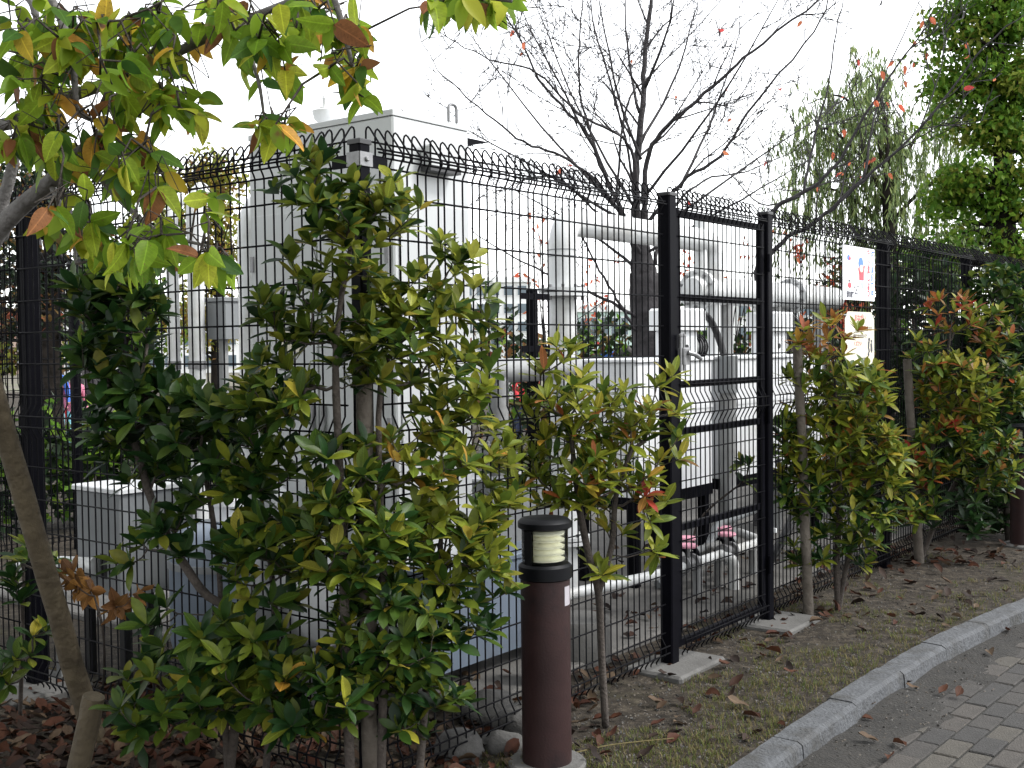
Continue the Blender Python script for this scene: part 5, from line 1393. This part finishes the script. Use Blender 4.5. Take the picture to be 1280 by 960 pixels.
cb_, cr_, cp_, cw_, cn_, cy_ = cloth('blue', (.06, .16, .55)), cloth('red', (.5, .03, .04)), cloth('pink', (.6, .2, .3)), cloth('white', (.7, .7, .7)), cloth('navy', (.02, .03, .07)), cloth('cyan', (.25, .55, .65))
person(68, 18, 1.45, cb_, cy_, cw_, 'person in blue jacket and white cap standing behind the left fence', .3)
person(57, 18.4, 1.30, cp_, cn_, None, 'person in pink top left of the blue jacket person', -.4)
person(92, 18.2, 1.28, cp_, cy_, cw_, 'person in pale cap right of the blue jacket person', .8)
person(80, 19.5, 1.15, cr_, cr_, None, 'small person in red clothes behind the blue jacket person', .1)
person(657, 17, 1.52, cr_, cn_, None, 'person in red jacket far left of the white riser', .5)
person(638, 18, 1.5, cw_, cn_, None, 'person in white top beside the red jacket person', -.5)
person(758, 16, 1.55, cw_, cn_, cb_, 'person in white with blue cap behind the cherry branches', .2)
person(784, 15, 1.55, cn_, cn_, None, 'person in dark clothes left of the cherry trunk', -.2)

# ================================================================== GROUND COVER AND FALLEN LEAVES
dl = [LM('dead_leaf_rust', [(0, (0.0357, 0.0116, 0.0063)), (.5, (0.0536, 0.0201, 0.0098)), (1, (0.0246, 0.0107, 0.0063))], transl=.1, rough=.7), LM('dead_leaf_tan', [(0, (0.058, 0.0357, 0.0201)), (.5, (0.0804, 0.0558, 0.0357)), (1, (0.0446, 0.0268, 0.0161))], transl=.1, rough=.7), LM('dead_leaf_dark', [(0, (0.0089, 0.0053, 0.004)), (1, (0.0223, 0.0125, 0.0081))], transl=.05, rough=.7)]
def scatter_point(r, region):
    px0, px1, py0, py1 = region
    return G(r.uniform(px0, px1), r.uniform(py0, py1))
r = random.Random(88); mb = MB()
def put_leaf(mb, p, size, mi, r):
    T = leaf_matrix(p, Vector((r.uniform(-1, 1), r.uniform(-1, 1), r.uniform(-.15, .25))).normalized(), Vector((r.uniform(-.4, .4), r.uniform(-.4, .4), 1)), size)
    v_, f_ = SETS['dead'][r.randrange(6)]; mb.add([T @ x for x in v_], f_, mi)
for region, n in (((-60, 340, 855, 1010), 900), ((300, 640, 880, 1010), 420), ((540, 760, 850, 960), 60), ((740, 1000, 740, 960), 60), ((960, 1280, 690, 790), 110), ((1090, 1280, 660, 710), 130), ((840, 1000, 700, 800), 25), ((650, 850, 690, 800), 25)):
    for k in range(n):
        p = scatter_point(r, region)
        if kerb_side(p)[0] < .02: continue
        s_ = (p - CORNER).dot(RD); t_ = (p - CORNER).dot(LD)
        p.z = (.04 if (s_ > .95 and t_ > .33) else bed_z(p)) + r.uniform(.004, .022)
        put_leaf(mb, p, r.uniform(.04, .095), r.choice((0, 0, 0, 1, 1, 2, 2, 2)), r)
for k in range(260):                                  # inside the compound and along the fence foot
    s_, t_ = r.uniform(-.2, 6), r.choice((r.uniform(.02, .3), r.uniform(.3, 1.0), r.gauss(.1, .1)))
    p = F(s_, t_); p.z = (.04 if (s_ > .95 and t_ > .33) else bed_z(p)) + r.uniform(.004, .015); put_leaf(mb, p, r.uniform(.035, .08), r.choice((0, 0, 1, 2)), r)
tag(mb.build('leaf_litter', dl, smooth='all'), 'brown and rust leaf litter under the shrubs and along the fence', 'leaf litter', kind='stuff')
# single leaves lying on the bare dirt and the path
spots = [(1050, 912), (1075, 890), (1077, 903), (1105, 862), (1129, 858), (1149, 865), (1174, 872), (1098, 932), (1133, 938), (1110, 955), (1000, 955), (1235, 818), (1260, 792), (1262, 790), (1215, 800), (1196, 876), (1002, 940), (1018, 928), (1243, 785), (1090, 880)]
for k, (px, py) in enumerate(spots):
    rr = random.Random(k + 5); p = G(px, py, PZ); p.z = PZ + .020
    o = bpy.data.objects.new('fallen_leaf', leaf_mesh('dead', rr.randrange(6), dl[(0, 1, 0, 0, 2, 1)[k % 6]])); link(o)
    o.matrix_basis = leaf_matrix(p, Vector((rr.uniform(-1, 1), rr.uniform(-1, 1), .05)).normalized(), Vector((rr.uniform(-.2, .2), rr.uniform(-.2, .2), 1)), rr.uniform(.045, .085))
    tag(o, 'dry curled leaf fallen on the path beside the kerb', 'leaf', 'dry leaves fallen on the path')
for k, (px, py) in enumerate([(945, 808), (936, 885), (900, 870), (1042, 776), (1066, 774), (863, 803), (912, 835), (1096, 740), (1130, 720), (1170, 738), (830, 880), (990, 800)]):
    rr = random.Random(k + 55); p = G(px, py); p.z = bed_z(p) + .014
    o = bpy.data.objects.new('fallen_leaf', leaf_mesh('dead', rr.randrange(6), dl[(0, 1, 0)[k % 3]])); link(o)
    o.matrix_basis = leaf_matrix(p, Vector((rr.uniform(-1, 1), rr.uniform(-1, 1), .05)).normalized(), Vector((rr.uniform(-.3, .3), rr.uniform(-.3, .3), 1)), rr.uniform(.06, .10))
    tag(o, 'dry leaf lying on the thin grass between fence and kerb', 'leaf', 'dry leaves on the thin grass')
# grass
gm = [LM('grass_green', [(0, (0.0432, 0.0612, 0.0144)), (1, (0.0936, 0.108, 0.0252))], transl=.3, rough=.6), LM('grass_straw', [(0, (0.0792, 0.0648, 0.0252)), (1, (0.144, 0.1188, 0.054))], transl=.3, rough=.7)]
r = random.Random(9); mb = MB(); cnt = 0; tries = 0
while cnt < 1700 and tries < 30000:
    tries += 1
    p = G(r.uniform(600, 1300), r.uniform(690, 965))
    d_ = kerb_side(p)[0]; t_ = (p - CORNER).dot(LD)
    if d_ < .01 or t_ > .12: continue
    if mnoise.noise(p * 1.7) + .45 * (1 - min(1, d_ / .7)) + .35 * mnoise.noise(p * 6) < .05 + .1 * r.random(): continue
    cnt += 1; z = bed_z(p)
    for j in range(r.randint(4, 9)):
        h_ = r.uniform(.008, .032); a = r.uniform(0, 6.28); w_ = .0016
        q = Vector((p.x + r.gauss(0, .012), p.y + r.gauss(0, .012), z - .003)); l_ = Vector((cos(a), sin(a), 0)); s_ = Vector((-sin(a), cos(a), 0)) * w_
        lean = r.uniform(.2, 1.1)
        b1 = q + l_ * h_ * lean * .4 + Vector((0, 0, h_ * .7)); b2 = q + l_ * h_ * lean + Vector((0, 0, h_))
        mb.add([q - s_, q + s_, b1 + s_ * .8, b1 - s_ * .8, b2], [(0, 1, 2, 3), (3, 2, 4)], 0 if r.random() < .5 else 1)
tag(mb.build('thin_grass', gm), 'sparse short grass on the soil between fence and kerb', 'grass', kind='stuff')
# crumbs of soil, bark and grit
r = random.Random(19); mb = MB()
for k in range(15000):
    on = r.random() < .3
    p = G(r.uniform(560, 1300), r.uniform(690, 965), PZ if on else 0)
    d_ = kerb_side(p)[0]; t_ = (p - CORNER).dot(LD)
    if on:
        if d_ > -.16 or d_ < -.62: continue
        z = PZ + .022 - .055 * ((-d_ - .1) / .63) + .020 * mnoise.noise(Vector((p.x, p.y, 0)) * 2.1)
    else:
        if d_ < .01 or t_ > .3: continue
        z = bed_z(p)
    s_ = r.uniform(.003, .011); q = Vector((p.x, p.y, z)); a = rvec(r).normalized() * s_; b = a.orthogonal().normalized() * s_ * .6; c = a.cross(b).normalized() * s_ * .6
    mb.add([q + a, q - a, q + b, q - b, q + c, q - c], [(0, 2, 4), (2, 1, 4), (1, 3, 4), (3, 0, 4), (2, 0, 5), (1, 2, 5), (3, 1, 5), (0, 3, 5)], r.choice((0, 1, 2)))
tag(mb.build('soil_crumbs', [M['dirt'], M['stake'], M['concrete']]), 'small crumbs of soil bark and grit on the ground', 'grit', kind='stuff')
# thin dry twigs
for k, (pts, lab) in enumerate(((((715, 948), (760, 938), (800, 933), (842, 929)), 'dry straw stalk on the soil right of the lamp'), (((0, 850), (40, 846), (80, 852), (115, 872)), 'pale bent twig in the shade behind the leaning log'))):
    q = [G(a, b) + Vector((0, 0, .02 + .03 * k)) for a, b in pts]; m_ = MB(); m_.tube(smooth_path(q, 4), .003, 5); tag(m_.build('dry_twig', gm[1]), lab, 'twig')
